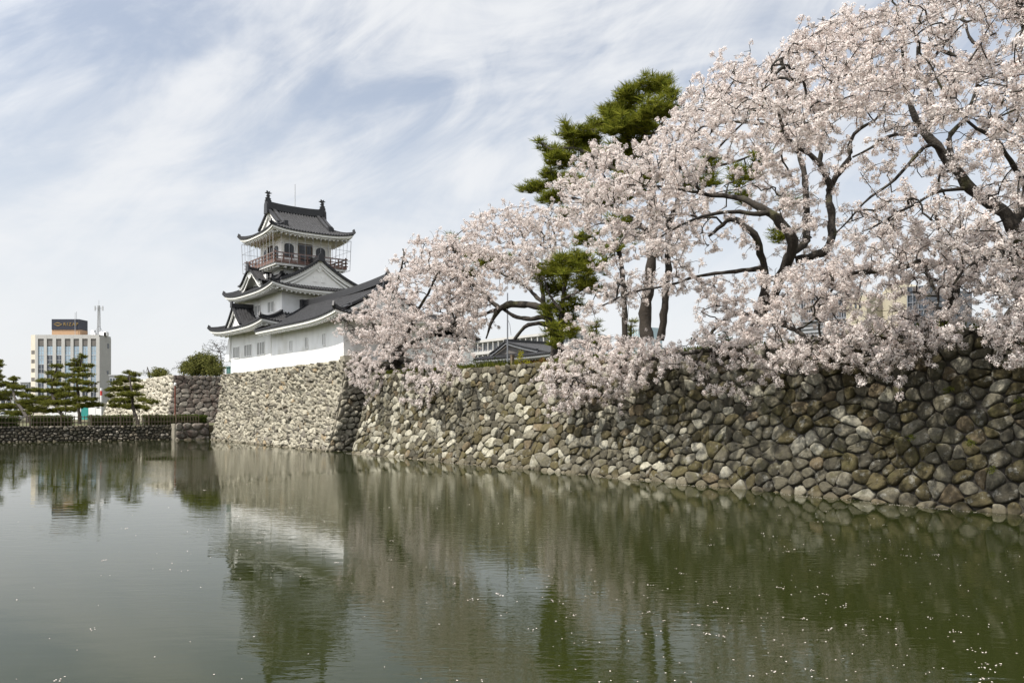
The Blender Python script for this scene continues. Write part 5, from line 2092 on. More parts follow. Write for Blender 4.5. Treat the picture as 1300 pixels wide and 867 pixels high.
    # --- garden pines on the far bank
    gp = [
        ('clipped garden pine cut by the left edge of the picture', (-6, 537), [(-6, 540, 7), (-8, 515, 6), (-4, 490, 4.5), (-4, 462, 2.5)],
         [(-5, 459, 9, 3.5), (-1, 464, 8, 3), (-8, 472, 11, 3.5), (-4, 478, 9, 3), (-10, 490, 13, 4), (-14, 505, 15, 4), (-4, 483, 8, 3)], 14.0),
        ('low broad garden pine, left of the two pines in front of the office block', (34, 537), [(36, 540, 7), (34, 530, 6.5), (28, 520, 6), (20, 508, 5), (16, 492, 4), (18, 482, 2.5)],
         [(18, 481, 8, 3), (8, 488, 14, 4), (22, 492, 12, 3.5), (12, 500, 20, 4.5), (32, 503, 10, 3.5), (2, 506, 12, 4), (34, 511, 13, 3.5), (14, 516, 24, 4.5), (42, 521, 9, 3.5), (4, 525, 14, 4), (24, 525, 16, 4)], 15.2),
        ('leaning garden pine with a long bough to its left, in front of the office block', (82, 537), [(83, 540, 7), (81, 530, 6.5), (74, 520, 6), (68, 506, 5.5), (66, 490, 4.5), (70, 475, 3.5), (72, 465, 2)],
         [(72, 465, 8, 3), (68, 474, 11, 3), (77, 478, 10, 3), (60, 484, 13, 3.5), (74, 488, 12, 3), (46, 496, 14, 2.5), (68, 497, 14, 3.5), (86, 494, 9, 3), (84, 502, 14, 3.5), (58, 506, 18, 3.5), (74, 512, 24, 4), (50, 518, 11, 3.5), (91, 511, 12, 3.5), (84, 520, 14, 3.5), (64, 522, 14, 3)], 17.8),
        ('tallest garden pine, straight trunked, in front of the office block', (100, 538), [(101, 542, 6.5), (100, 520, 6), (99, 500, 5.5), (98, 485, 4.5), (101, 468, 3.5), (104, 452, 2)],
         [(105, 453, 7, 3), (97, 458, 7, 2.5), (93, 463, 11, 3), (111, 465, 8, 3), (102, 470, 12, 3), (89, 477, 8, 2.5), (107, 477, 11, 3), (97, 484, 12, 3), (110, 487, 11, 3), (101, 494, 12, 3), (114, 496, 10, 3), (90, 500, 8, 2.5), (108, 507, 15, 3), (115, 514, 15, 2.5), (93, 521, 6, 1.5), (104, 516, 10, 2.5)], 18.6),
        ('garden pine standing alone before the far stone base', (173, 538), [(175, 541, 7.5), (173, 530, 7), (169, 518, 6), (168, 505, 5), (166, 490, 4), (164, 476, 2.5)],
         [(160, 473, 6, 2.5), (173, 476, 8, 2.5), (152, 480, 6, 2.5), (164, 483, 14, 3), (148, 487, 9, 2.5), (176, 491, 8, 2.5), (158, 494, 18, 3.5), (141, 496, 8, 2.5), (166, 501, 17, 3.5), (140, 503, 7, 2.5), (182, 508, 9, 3), (156, 509, 17, 3.5), (193, 511, 9, 2), (148, 515, 11, 3), (168, 517, 16, 3.5), (185, 519, 7, 2.5)], 23.0)]
    for i, (lab, base, tr, pads_, b) in enumerate(gp):
        # the far bank runs along b at a about -97
        P = []
        limb = [(x, y, b, w * 0.62) for x, y, w in tr]
        conifer('garden_pine', ray(base[0], base[1], b), lab, 'tree', [limb], [(x, y, rx, ry, b + random.uniform(-.6, .6)) for x, y, rx, ry in pads_],
                60 + i, 60, TUFT_SM, 'needle2', 'garden pines along the far bank', flat=0.7, jit=0.10, tip=0.008, rmax=0.07, extra=2)
    # --- behind the far base
    b = 36
    conifer('evergreen_tree', ray(258, 478, b), 'round evergreen tree beside the castle above the rust streaked stone side', 'tree', [[(258, 482, b, 4), (258, 465, b, 3), (258, 455, b, 2)]],
            [(258, 458, 14, 9, b), (246, 465, 13, 8, b), (270, 464, 12, 10, b), (236, 470, 8, 6, b), (254, 470, 18, 6, b), (276, 470, 9, 7, b)], 41, 20, LEAF_M, 'leaf', jit=0.35, extra=2, leafname='leaves')
    b = 37
    conifer('evergreen_shrub', ray(204, 480, b), 'small evergreen shrub peeping over the top of the far pale stone base', 'shrub', [[(204, 482, b, 2), (204, 476, b, 1.5), (204, 472, b, 1)]],
            [(204, 474, 9, 4, b), (198, 477, 6, 3, b), (210, 477, 6, 3, b)], 42, 24, LEAF_M, 'leaf', jit=0.3, extra=2, leafname='leaves')
    for k, (px, lab, pd) in enumerate(((283, 'bare leafless tree rising behind the evergreen next to the castle', [(276, 446, 22, 16), (268, 438, 14, 10), (285, 440, 14, 12)]),
                                       (234, 'thin bare tree spreading left of the round evergreen', [(230, 464, 10, 12), (222, 468, 8, 8), (238, 456, 8, 8)]),
                                       (190, 'tiny bare tree top above the far pale stone base', [(190, 472, 9, 8), (182, 475, 7, 5)]))):
        b = 41 + k
        conifer('bare_tree', ray(px, 480, b), lab, 'tree', [[(px, 482, b, 2.5), (px - 1, 473, b, 2), (px - 3, 448 if k == 0 else 466, b, 1)]],
                [(*p, b) for p in pd], 43 + k, 6.5, None, None, 'bare trees behind the far base', bark='bark', tip=0.016, rmax=0.07)


build_pines()


# ------------------------------------------------------------------ far buildings
def office_block():
    Y = 320.0
    k = Y / F
    X = lambda px: (px - 650) * k
    Z = lambda py: CAM_H + (520 - py) * k
    root = thing('office_block', (X(88), Y, 1.55), 'grey office block with blue glass bays and a dark rooftop sign board behind the pines', 'building')
    x0, x1, zt = X(44.7), X(126), Z(425.0)
    dpt = 9.2
    g = G(None)
    g.box(x0, x1, Y + 0.6, Y + dpt, 1.5, zt - 0.01)
    # piers between the bays
    bays = [(105, 148), (170, 212), (238, 277), (302, 344), (366, 407), (430, 470), (493, 532)]
    cv = lambda zx: X(30 + zx / 5.783)
    edges = [x0] + [v for b_ in bays for v in (cv(b_[0]), cv(b_[1]))] + [x1]
    for i in range(0, len(edges), 2):
        g.box(edges[i], edges[i + 1], Y, Y + 0.6, 1.5, zt - 0.005)
    g.box(x0, x1, Y + 0.02, Y + 0.6, Z(430), zt)
    # joints of the right hand blank panel
    g.build('wall', M_['concrete'], root)
    g = G(None)
    xe = x1
    g.box(x1 + 0.002, x1 + 0.12, Y + 0.01, Y + dpt, 1.5, Z(427.5))
    fl = g.build('side_wall', M_['concrete'], root)
    for zx0, zx1, zy0, zy1 in ((612, 624, 315, 352), (608, 620, 518, 545)):
        g = G(None)
        yo = (zx0 - 555) / 85 * dpt
        xa = x1 + 0.12
        xb = xa
        zl, zh = Z(380 + zy1 / 5.783), Z(380 + zy0 / 5.783)
        g.hexa([(xa + 0.05, Y + yo, zl), (xb + 0.05, Y + yo + 1.4, zl), (xb - 0.2, Y + yo + 1.4, zl), (xa - 0.2, Y + yo, zl),
                (xa + 0.05, Y + yo, zh), (xb + 0.05, Y + yo + 1.4, zh), (xb - 0.2, Y + yo + 1.4, zh), (xa - 0.2, Y + yo, zh)])
        g.build('window', M_['glassdark'], root)
    g = G(None)
    g.prism([(X(37.2), Y + 1.0, 1.5), (x0, Y, 1.5), (x0, Y + dpt, 1.5), (X(37.2), Y + dpt, 1.5)], (0, 0, zt - 1.5 - 0.02))
    g.build('stair_wall', M_['beige'], root)
    # bay glazing, one window per storey
    fh = 11.6 * k
    dark_cells = {(0, 2), (0, 4), (1, 1), (1, 3), (2, 1), (2, 2), (2, 3), (3, 4), (3, 5), (1, 2), (6, 4), (6, 5), (0, 5), (1, 5), (4, 5), (5, 5), (2, 5)}
    for i, b_ in enumerate(bays):
        xa, xb = cv(b_[0]), cv(b_[1])
        g = G(None)
        g.box(xa, xb, Y + 0.3, Y + 0.59, Z(380 + 340 / 5.783), Z(380 + 288 / 5.783))
        g.build('spandrel', M_['spandrel'], root)
        z1 = Z(380 + 344 / 5.783)
        for f_ in range(7):
            za, zb = z1 - (f_ + 1) * fh, z1 - f_ * fh
            m_ = 'glassdark' if ((i, f_) in dark_cells or f_ > 5) else 'glassblue'
            g = G(None)
            g.box(xa, xb, Y + 0.32, Y + 0.55, za + 0.2, zb - 0.05)
            w_ = g.build('window', M_[m_], root)
            g = G(None)
            g.box(xa, xb, Y + 0.25, Y + 0.58, za - 0.05, za + 0.2)
            g.box(xa, xb, Y + 0.27, Y + 0.55, (za + zb) / 2 - 0.05, (za + zb) / 2 + 0.05)
            g.box((xa + xb) / 2 - 0.06, (xa + xb) / 2 + 0.06, Y + 0.265, Y + 0.56, za + 0.205, zb - 0.055)
            g.build('mullion', M_['rod'], w_)
    for py in (439 + 8, 439 + 19.5, 439 + 31, 439 + 42.5, 439 + 54, 439 + 65.5):
        g = G(None)
        g.hexa([(X(38.2), Y + 0.78, Z(py + 2.3)), (X(43.8), Y + 0.05, Z(py + 2.3)), (X(43.8), Y + 0.3, Z(py + 2.3)), (X(38.2), Y + 1.1, Z(py + 2.3)),
                (X(38.2), Y + 0.78, Z(py - 2.3)), (X(43.8), Y + 0.05, Z(py - 2.3)), (X(43.8), Y + 0.3, Z(py - 2.3)), (X(38.2), Y + 1.1, Z(py - 2.3))])
        g.build('window', M_['spandrel'], root)
    # roof sign
    g = G(None)
    g.box(X(60.3), X(96.3), Y + 3, Y + 9, zt - 0.02, Z(417.6))
    sb = g.build('sign_base', M_['tan'], root)
    g = G(None)
    g.box(X(60.4), X(95.8), Y + 2.8, Y + 9.2, Z(417.5), Z(404.2))
    bd = g.build('sign_board', M_['navy'], sb)
    cu = bpy.data.curves.new('sign_text', 'FONT')
    cu.body = 'RIZAP'
    cu.size = 5.0
    cu.extrude = 0.06
    cu.space_character = 1.3
    cu.align_x = 'CENTER'
    cu.align_y = 'CENTER'
    to = bpy.data.objects.new('tmp', cu)
    COL.objects.link(to)
    dg = bpy.context.evaluated_depsgraph_get()
    dg.update()
    me = bpy.data.meshes.new_from_object(to.evaluated_get(dg))
    bpy.data.objects.remove(to)
    me.materials.clear()
    me.materials.append(M_['gold'])
    xs = [v.co.x for v in me.vertices]
    ys = [v.co.y for v in me.vertices]
    sx = (X(94.6) - X(76)) / (max(xs) - min(xs))
    sy = (Z(408.6) - Z(412.6)) / (max(ys) - min(ys))
    cx, cz = (X(94.6) + X(76)) / 2, (Z(408.6) + Z(412.6)) / 2
    off = root_loc(sb)
    mx_, my_ = (max(xs) + min(xs)) / 2, (max(ys) + min(ys)) / 2
    for v in me.vertices:
        x, y, z = v.co
        v.co = ((x - mx_) * sx + cx - off[0], Y + 2.72 - z - off[1], (y - my_) * sy + cz - off[2])
    to = bpy.data.objects.new('sign_lettering', me)
    COL.objects.link(to)
    to.parent = sb
    # emblem: two crescents making an eye
    g = G(None)
    c = (X(68.3), Z(410.7))
    w, h = X(74) - X(68.3), Z(408.2) - Z(410.7)
    for s in (-1, 1):
        o_ = [(c[0] + w * t, Y + 2.70, c[1] + s * h * (1 - abs(t) ** 1.4)) for t in np.linspace(-0.97, 0.97, 15)]
        i_ = [(c[0] + w * t, Y + 2.70, c[1] + s * h * 0.55 * (1 - abs(t * 1.12) ** 1.2)) for t in np.linspace(0.85, -0.85, 15)]
        if s < 0:
            o_ = [(x + w * 0.08, y - 0.01, z) for x, y, z in o_]
            i_ = [(x + w * 0.08, y - 0.01, z) for x, y, z in i_]
        g.prism(o_ + i_, (0, 0.06, 0))
    g.build('sign_emblem', M_['gold'], sb)
    # masts and roof kit
    g = G(None)
    xm, ym = X(117.3), Y + 5
    zb = zt
    zm = Z(386)
    for s in ((-.45, -.45), (.45, -.45), (.45, .45), (-.45, .45)):
        g.tube([(xm + s[0], ym + s[1], zb), (xm + s[0] * .6, ym + s[1] * .6, zm)], 0.13, 4)
    n = 14
    for i in range(n):
        z0, z1 = zb + (zm - zb) * i / n, zb + (zm - zb) * (i + 1) / n
        for a_, b_ in (((-.4, -.4), (.4, -.4)), ((.4, -.4), (-.4, -.4))):
            g.tube([(xm + a_[0], ym + a_[1], z0), (xm + b_[0], ym + b_[1], z1)], 0.07, 4)
    for s in (-1, 1):
        g.tube([(xm + s * 2.6, ym, zb), (xm, ym, zb + 4.2)], 0.08, 4)
        g.box(xm + s * 1.5 - 0.22, xm + s * 1.5 + 0.22, ym - 0.2, ym + 0.2, Z(392.5), Z(386.5))
        g.box(xm + s * 0.8 - 0.7, xm + s * 0.8 + 0.7, ym - 0.1, ym + 0.1, Z(389.8), Z(389.2))
    g.tube([(xm, ym, zm), (xm, ym, Z(379))], 0.07, 4)
    g.build('antenna_mast', M_['rod'], root)
    g = G(None)
    for px, w_, h_ in ((110.5, 1.2, 2.2), (124, 2.6, 1.6), (127, 1.0, 1.3), (113, 0.6, 1.2)):
        g = G(None)
        g.box(X(px) - w_ / 2, X(px) + w_ / 2, Y + 4, Y + 6, zt - 0.03, zt + h_)
        g.build('rooftop_unit', M_['white'], root)
    for px, y_ in ((80.5, 392), (91.3, 396)):
        g = G(None)
        yy = Y + (9.6 if px < 85 else 2.3)
        g.tube([(X(px), yy, zt), (X(px), yy, Z(y_))], 0.10, 5)
        g.build('pole', M_['rod'], root)


office_block()


def low_block(name, label, px0, px1, py, Y, m, wm, floors, bays, depth=12, group=None):
    k = Y / F
    X = lambda px: (px - 650) * k
    zt = CAM_H + (520 - py) * k
    root = thing(name, ((X(px0) + X(px1)) / 2, Y, 1.55), label, 'building', group)
    g = G(None)
    g.box(X(px0), X(px1), Y, Y + depth, 1.5, zt)
    g.box(X(px0) - 0.2, X(px1) + 0.2, Y - 0.2, Y + depth + 0.2, zt, zt + 0.35)
    g.build('wall', M_[m], root)
    bw = (X(px1) - X(px0)) / bays
    fh = (zt - 1.6) / floors
    for i in range(bays):
        for f_ in range(floors):
            g = G(None)
            xa = X(px0) + bw * (i + 0.2)
            za = 1.6 + fh * (f_ + 0.3)
            g.box(xa, xa + bw * 0.6, Y - 0.06, Y + 0.02, za, za + fh * 0.5)
            g.build('window', M_[wm], root)
    return root


low_block('grey_building', 'small dark grey building between the office block and the far stone base', 139, 150, 477, 260, 'greywall', 'glassdark', 3, 3)
low_block('grey_building', 'low grey building at the left edge behind the garden pines', 26, 36.5, 486, 380, 'greywall', 'glassdark', 4, 3)
low_block('town_house', 'low flat town house far left, half hidden behind the garden pines', -40, 24, 507, 300, 'concrete', 'glassdark', 2, 8)
low_block('shop_building', 'long low pale shop building between the pines and the office block', 30, 128, 512.5, 240, 'beige', 'spandrel', 1, 12)


def white_building():
    b = 150.0
    root = thing('school_building', W((a_at(660, b), b, 5.8)), 'white multi storey building with rows of slim columns, behind the tiled house', 'building')
    aL, aR = a_at(560, b), a_at(722, b)
    zt = z_at(423.2, a_at(688, b), b)
    g = G()
    g.box(aL, aR, b + 1.2, b + 14, 5.5, zt - 0.5)
    g.build('inner_wall', M_['greywall'], root)
    g = G()
    zs = [zt - 3.6 * i for i in range(8)]
    for i, z_ in enumerate(zs):
        if z_ < 6:
            break
        g.box(aL, aR, b - 0.3, b + 1.3, z_ - (0.9 if i else 0.7), z_)
    g.build('floor_slab', M_['concrete'], root)
    n = 24
    for i in range(n + 1):
        x = aL + (aR - aL) * i / n
        g = G()
        g.box(x - 0.18, x + 0.18, b - 0.1, b + 0.3, 5.5, zt - 0.71)
        g.build('column', M_['concrete'], root)
    for j in range(1, 6):
        for i in range(n):
            if zs[j] < 8 or (i + 9) % 1:
                continue
            x = aL + (aR - aL) * (i + 0.5) / n
            if not (595 < 650 + F * W((x, b, 0))[0] / W((x, b, 0))[1] < 740):
                continue
            if j > 3:
                continue
            g = G()
            g.box(x - 0.95, x + 0.95, b + 1.1, b + 1.19, zs[j] + 0.5, zs[j] + 2.4)
            g.build('window', M_['glassdark'], root)
    g = G()
    g.box(a_at(683, b), a_at(712, b), b + 3, b + 12, zt - 0.6, z_at(413.5, a_at(690, b), b))
    g.build('roof_house', M_['beige'], root)


white_building()


def glass_building():
    b = 140.0
    root = thing('glass_building', W((a_at(812, b), b, 5.8)), 'pale teal glass office front glimpsed between the pine trunks', 'building')
    a0, a1 = a_at(799, b), a_at(822, b)
    zt = z_at(416.5, a_at(810, b), b)
    g = G()
    g.box(a0, a1, b, b + 5, 5.5, zt)
    g.build('glazing', M_['glassteal'], root)
    g = G()
    for q in np.linspace(a0, a1, 9):
        g.box(q - 0.12, q + 0.12, b - 0.14, b - 0.01, 5.5, zt)
    for q in np.arange(6, zt + 0.2, 2.0):
        g.box(a0, a1, b - 0.1, b - 0.012, q - 0.1, q + 0.1)
    g.box(a0 - 0.3, a0 + 0.3, b - 0.2, b + 1, 5.5, zt + 0.3)
    g.build('mullion', M_['greywall'], root)


glass_building()


def museum():
    b = 74.0
    root = thing('stone_clad_building', W((a_at(1090, b), b, 5.8)), 'cream and grey building with louvred windows glimpsed through the blossom of the middle trees', 'building')
    Zp = lambda py, px: z_at(py, a_at(px, b), b)
    A = lambda px: a_at(px, b)
    g = G()
    g.box(A(1004), A(1083), b, b + 12, 5.5, Zp(372, 1050))
    g.build('louvred_wing', M_['greywall'], root)
    g = G()
    for px in np.arange(1018, 1080, 3.2):
        g.box(A(px), A(px + 1.3), b - 0.25, b - 0.01, Zp(405, 1050), Zp(374, 1050))
    g.box(A(1016), A(1081), b - 0.28, b - 0.005, Zp(407, 1050), Zp(405, 1050))
    for py in range(410, 440, 5):
        g.box(A(1016), A(1081), b - 0.12, b - 0.01, Zp(py + 1.2, 1050), Zp(py, 1050))
    g.build('louvre', M_['louvre'], root)
    g = G()
    g.box(A(1080), A(1106), b - 0.8, b + 10, 5.5, Zp(377, 1090))
    g.build('entrance_block', M_['yellowstone'], root)
    for px in (1085, 1091, 1097):
        g = G()
        g.box(A(px), A(px + 2.4), b - 0.85, b - 0.79, Zp(392, 1090), Zp(386, 1090))
        g.build('window', M_['glassdark'], root)
    g = G()
    pts = [(A(1106), b + 2, 5.5)] + [(A(1106 + 36 * t), b + 2, Zp(370 - 14 * math.sin(math.pi * min(1, t * 0.9 + 0.05)), 1120)) for t in np.linspace(0, 1, 9)] + [(A(1142), b + 2, 5.5)]
    g.prism(pts, (0, 9, 0))
    g.build('tower', M_['yellowstone'], root)
    g = G()
    g.box(A(1142), A(1170), b + 1.5, b + 10, 5.5, Zp(362, 1150))
    g.build('glazed_block', M_['glassdark'], root)
    g = G()
    for px in (1142, 1149, 1156, 1163, 1169):
        g.box(A(px), A(px + 1), b + 1.35, b + 1.49, 5.5, Zp(362, 1150))
    for py in (372, 382, 392):
        g.box(A(1142), A(1170), b + 1.4, b + 1.492, Zp(py + 1, 1150), Zp(py, 1150))
    g.build('mullion', M_['louvre'], root)


museum()


def tiled_house():
    b0 = 57.0
    root = thing('tiled_house', W((a_at(650, b0), b0 + 3, 5.85)), 'low brown walled house with a dark tiled gable roof under the level cherry limbs', 'house')
    e0, e1 = a_at(598, b0), a_at(703, b0)
    f0, f1 = b0, b0 + 10
    ar = a_at(644, b0 + 1.5)
    ze = z_at(453, a_at(650, b0), b0)
    zr = z_at(434.5, ar, b0 + 1.5)
    g = G()
    g.box(e0 + 0.9, e1 - 0.9, f0 + 0.9, f1 - 0.9, 5.8, ze + 0.1)
    g.build('wall', mat('brown_timber_wall', (0.16, 0.085, 0.04), 0.85, 0.25, 2), root)
    Rf = Roof()
    kw = dict(up=0.12, soff=0.9, zwall=ze - 0.1, rib=0.34)
    tg = 0.42
    gi = 2.0
    Lb = f1 - f0
    lim = lambda t: (gi * min(1, t / tg) * 0.8, Lb - gi * min(1, t / tg) * 0.8)
    Rf.slope((e1, f0), (e1, f1), (-1, 0), e1 - ar, ze, zr, lim=lim, **kw)
    Rf.slope((e0, f1), (e0, f0), (1, 0), ar - e0, ze, zr, lim=lim, **kw)
    zg = ze + (zr - ze) * prof(tg)
    La = e1 - e0
    Rf.slope((e0, f0), (e1, f0), (0, 1), gi, ze, zg, lim=lambda q: ((ar - e0) * tg * q, La - (e1 - ar) * tg * q), **kw)
    bg = f0 + gi * 0.85
    us = np.linspace(1, tg, 8)
    hl, hr = (ar - e0) * (1 - us), (e1 - ar) * (1 - us)
    zs = ze + (zr - ze) * np.array([prof(u) for u in us]) - 0.08
    G2 = G()
    G2.prism([(ar - h, bg, z_) for h, z_ in zip(hl[::-1], zs[::-1])] + [(ar + h, bg, z_) for h, z_ in zip(hr[1:], zs[1:])], (0, 0.08, 0))
    G2.build('gable_wall', M_['spandrel'], root)
    for s, hh in ((-1, hl), (1, hr)):
        Rf.ridge.bar([(ar + s * h, bg - 0.45, z_ + 0.1) for h, z_ in zip(hh, zs)], 0.3, 0.16)
        Rf.trim.bar([(ar + s * h, bg - 0.42, z_ - 0.16) for h, z_ in zip(hh, zs)], 0.08, 0.2)
    Rf.ridge.bar([(ar, bg - 0.5, zr), (ar, f1 - gi * 0.8, zr)], 0.36, 0.36)
    M0 = M_['trim']
    M_['trim'] = M_['greywall']
    Rf.build(root)
    M_['trim'] = M0


tiled_house()


def storehouse():
    b0 = 44.0
    root = thing('storehouse', W((a_at(545, b0), b0, 5.85)), 'low grey boarded storehouse half hidden behind the pink crown beside the castle', 'house')
    e0, e1 = a_at(466, b0), a_at(540, b0)
    ze = z_at(430, a_at(520, b0), b0)
    g = G()
    g.box(e0 + 0.6, e1 - 0.6, b0 + 0.6, b0 + 6.4, 5.8, ze + 0.1)
    g.build('wall', M_['plaster'], root)
    g = G()
    for i in range(9):
        z_ = 6.2 + i * 0.2
        g.box(e0 + 3.2, e0 + 7.2, b0 + 0.5, b0 + 0.59, z_, z_ + 0.13)
    g.box(e0 + 3.1, e0 + 7.3, b0 + 0.55, b0 + 0.597, 6.0, 8.2)
    g.build('louvre', M_['louvre'], root)
    Rf = Roof()
    Rf.slope((e0, b0), (e1, b0), (0, 1), 3.5, ze, ze + 1.9, up=0.1, soff=0.6, zwall=ze - 0.1, rib=0.34)
    Rf.slope((e1, b0 + 7), (e0, b0 + 7), (0, -1), 3.5, ze, ze + 1.9, up=0.1, soff=0.6, zwall=ze - 0.1, rib=0.34)
    Rf.ridge.bar([(e0 - 0.1, b0 + 3.5, ze + 1.85), (e1 + 0.1, b0 + 3.5, ze + 1.85)], 0.36, 0.4)
    Rf.build(root)


storehouse()


# ------------------------------------------------------------------ small things on the wall top
def shrub(name, label, cat, pxs, b, seed, tpls, mt, n, s=1.0, group=None, stem=True):
    r = np.random.default_rng(seed)
    c0 = ray(pxs[0][0], pxs[0][1] + pxs[0][3], b)
    root = thing(name, c0, label, cat, group)
    pts = []
    for px, py, rx, ry in pxs:
        c = ray(px, py, b)
        k = c[1] / F
        m = max(8, int(n * rx * ry * k * k))
        d = r.normal(size=(m, 3))
        d *= (r.random((m, 1)) ** 0.5) / np.linalg.norm(d, axis=1, keepdims=True)
        pts.append(c + d * np.array((rx * k, min(rx, ry * 1.3) * k, ry * k)))
    P = np.concatenate(pts)
    V, Q = scatter(tpls, P, s * r.uniform(0.7, 1.2, len(P)), r)
    fast_mesh('leaves', V, [Q], M_[mt], root)
    if stem:
        V, Q, nv = [], [], 0
        for i in range(min(10, len(P))):
            v, f = tube_arr([c0 + r.normal(0, 0.08, 3) * (1, 1, 0) - np.array((0, 0, 0.25)), 0.5 * (c0 + P[i]) + r.normal(0, 0.05, 3), P[i]], [0.03, 0.02, 0.01], 4)
            V.append(v)
            Q.append(f + nv)
            nv += len(v)
        fast_mesh('stem', np.concatenate(V), [np.concatenate(Q)], M_['wood'], root)
    return root


shrub('evergreen_shrub', 'dark green rounded shrub on the wall top left of the wooden post', 'shrub', [(600, 465, 14, 8), (622, 463, 15, 9), (640, 463, 9, 7)], 31.6, 80, LEAF_S, 'hedge', 30)
shrub('evergreen_shrub', 'dark green shrub in the shade beside the stout leaning cherry trunk', 'shrub', [(540, 470, 12, 6), (560, 470, 16, 6), (582, 468, 10, 6)], 31.4, 81, LEAF_S, 'hedge', 30)
shrub('yellow_shrub', 'bright yellow green shrub on the wall top right of the wooden post', 'shrub', [(663, 461, 9, 7), (660, 452, 4, 7), (671, 463, 6, 5), (655, 463, 4, 5)], 31.8, 82, LEAF_S, 'yellow', 42, 0.8)
shrub('russet_shrub', 'russet leaved shrub on the wall top below the low pine', 'shrub', [(685, 462, 9, 5), (698, 461, 8, 5), (692, 457, 6, 4)], 31.9, 83, LEAF_S, 'russet', 30, 0.8)
shrub('evergreen_shrub', 'dark evergreen shrub behind the forked cherry trunk on the bank', 'shrub', [(1262, 410, 16, 8), (1246, 416, 10, 6), (1282, 410, 14, 8)], 32.5, 84, LEAF_S, 'hedge', 24)
shrub('evergreen_shrub', 'low shrub below the twin cherry trunks on the wall top', 'shrub', [(905, 428, 10, 7), (888, 432, 10, 5), (925, 430, 9, 6)], 31.6, 85, LEAF_S, 'hedge', 28)

g = G()
a_, b_ = a_at(650.5, 31.2), 31.2
g.box(a_ - 0.09, a_ + 0.09, b_ - 0.09, b_ + 0.09, 5.7, z_at(451.5, a_, b_))
g.box(a_ - 0.11, a_ + 0.11, b_ - 0.11, b_ + 0.11, z_at(451.5, a_, b_), z_at(451.5, a_, b_) + 0.05)
o = g.build('wooden_post', M_['wood'], loc=W((a_, b_, 5.7)))
tag(o, 'short weathered wooden post on the wall top beside the yellow shrub', 'post')

a_, b_ = a_at(644.3, 46), 46
root = thing('utility_pole', W((a_, b_, 5.85)), 'thin grey pole standing in front of the tiled house gable', 'pole')
g = G()
g.tube([(a_, b_, 5.8), (a_, b_, z_at(372, a_, b_))], [0.08, 0.06], 8)
g.build('shaft', M_['louvre'], root)
g = G()
g.tube([(a_, b_, z_at(405, a_, b_)), (a_ + 0.35, b_, z_at(412, a_, b_)), (a_ + 0.55, b_, z_at(426, a_, b_))], 0.02, 5)
g.build('cable', M_['ridge'], root)

a_, b_ = a_at(725.7, 34), 34
root = thing('park_lamp', W((a_, b_, 5.85)), 'white house shaped park lamp on a grey post beside the low pine', 'lamp')
zt = z_at(417, a_, b_)
g = G()
g.tube([(a_, b_, 5.8), (a_, b_, zt - 0.85)], 0.07, 8)
g.build('post', M_['rod'], root)
g = G()
g.box(a_ - 0.17, a_ + 0.17, b_ - 0.17, b_ + 0.17, zt - 0.85, zt - 0.25)
hd = g.build('lamp_head', M_['white'], root)
g = G()
p = [(a_ - 0.24, b_ - 0.24, zt - 0.25), (a_ + 0.24, b_ - 0.24, zt - 0.25), (a_ + 0.24, b_ + 0.24, zt - 0.25), (a_ - 0.24, b_ + 0.24, zt - 0.25), (a_, b_, zt)]
g.add(p, [(3, 2, 1, 0), (0, 1, 4), (1, 2, 4), (2, 3, 4), (3, 0, 4)])
g.build('cap', M_['rod'], hd)


# grass and moss on the wall top: uncountable
def grass_strip():
    r = np.random.default_rng(91)
    n = 9000
    a = r.uniform(-57, 4, n)
    b = 29.85 + np.abs(r.normal(0, 0.8, n))
    dens = (np.sin(a * 0.7) + np.sin(a * 0.23 + 1) + r.normal(0, 0.6, n)) > -0.3
    a, b = a[dens], b[dens]
    tall = np.where((a > -18) & (a < -8), 0.45, 0.18) * r.uniform(0.5, 1.2, len(a))
    base = W(np.column_stack([a, b, np.full(len(a), 5.85)]))
    th = r.uniform(0, 2 * math.pi, len(a))
    w = np.column_stack([np.cos(th), np.sin(th), np.zeros(len(a))]) * 0.03
    top = base + np.column_stack([r.normal(0, 0.12, len(a)), r.normal(0, 0.12, len(a)), tall + 0.25])
    V = np.stack([base - w, base + w, top + w * 0.3, top - w * 0.3], 1).reshape(-1, 3)
    o = fast_mesh('grass', V, [np.arange(len(V)).reshape(-1, 4)], M_['grass'], loc=W((-26, 30, 5.85)))
    tag(o, 'rough grass along the top of the long stone wall', 'grass', kind='stuff')
    # grassy hump under the trees on the right
    gx, gy = 40, 8
    A, B_ = np.meshgrid(np.linspace(-30, 12, gx), np.linspace(30.3, 38, gy))
    Zz = 5.8 + 0.55 * np.clip((A + 30) / 10, 0, 1) * np.clip((B_ - 30.3) / 1.2, 0, 1) + 0.08 * np.sin(A * 1.7) * np.sin(B_ * 2.1)
    idx = np.arange(gx * gy).reshape(gy, gx)
    q = np.stack([idx[:-1, :-1], idx[:-1, 1:], idx[1:, 1:], idx[1:, :-1]], -1).reshape(-1, 4)
    o = fast_mesh('grass_bank', W(np.column_stack([A.ravel(), B_.ravel(), Zz.ravel()])), [q], M_['earth'], smooth=True)
    tag(o, 'low turf bank under the right hand cherry trees', 'bank', kind='structure')


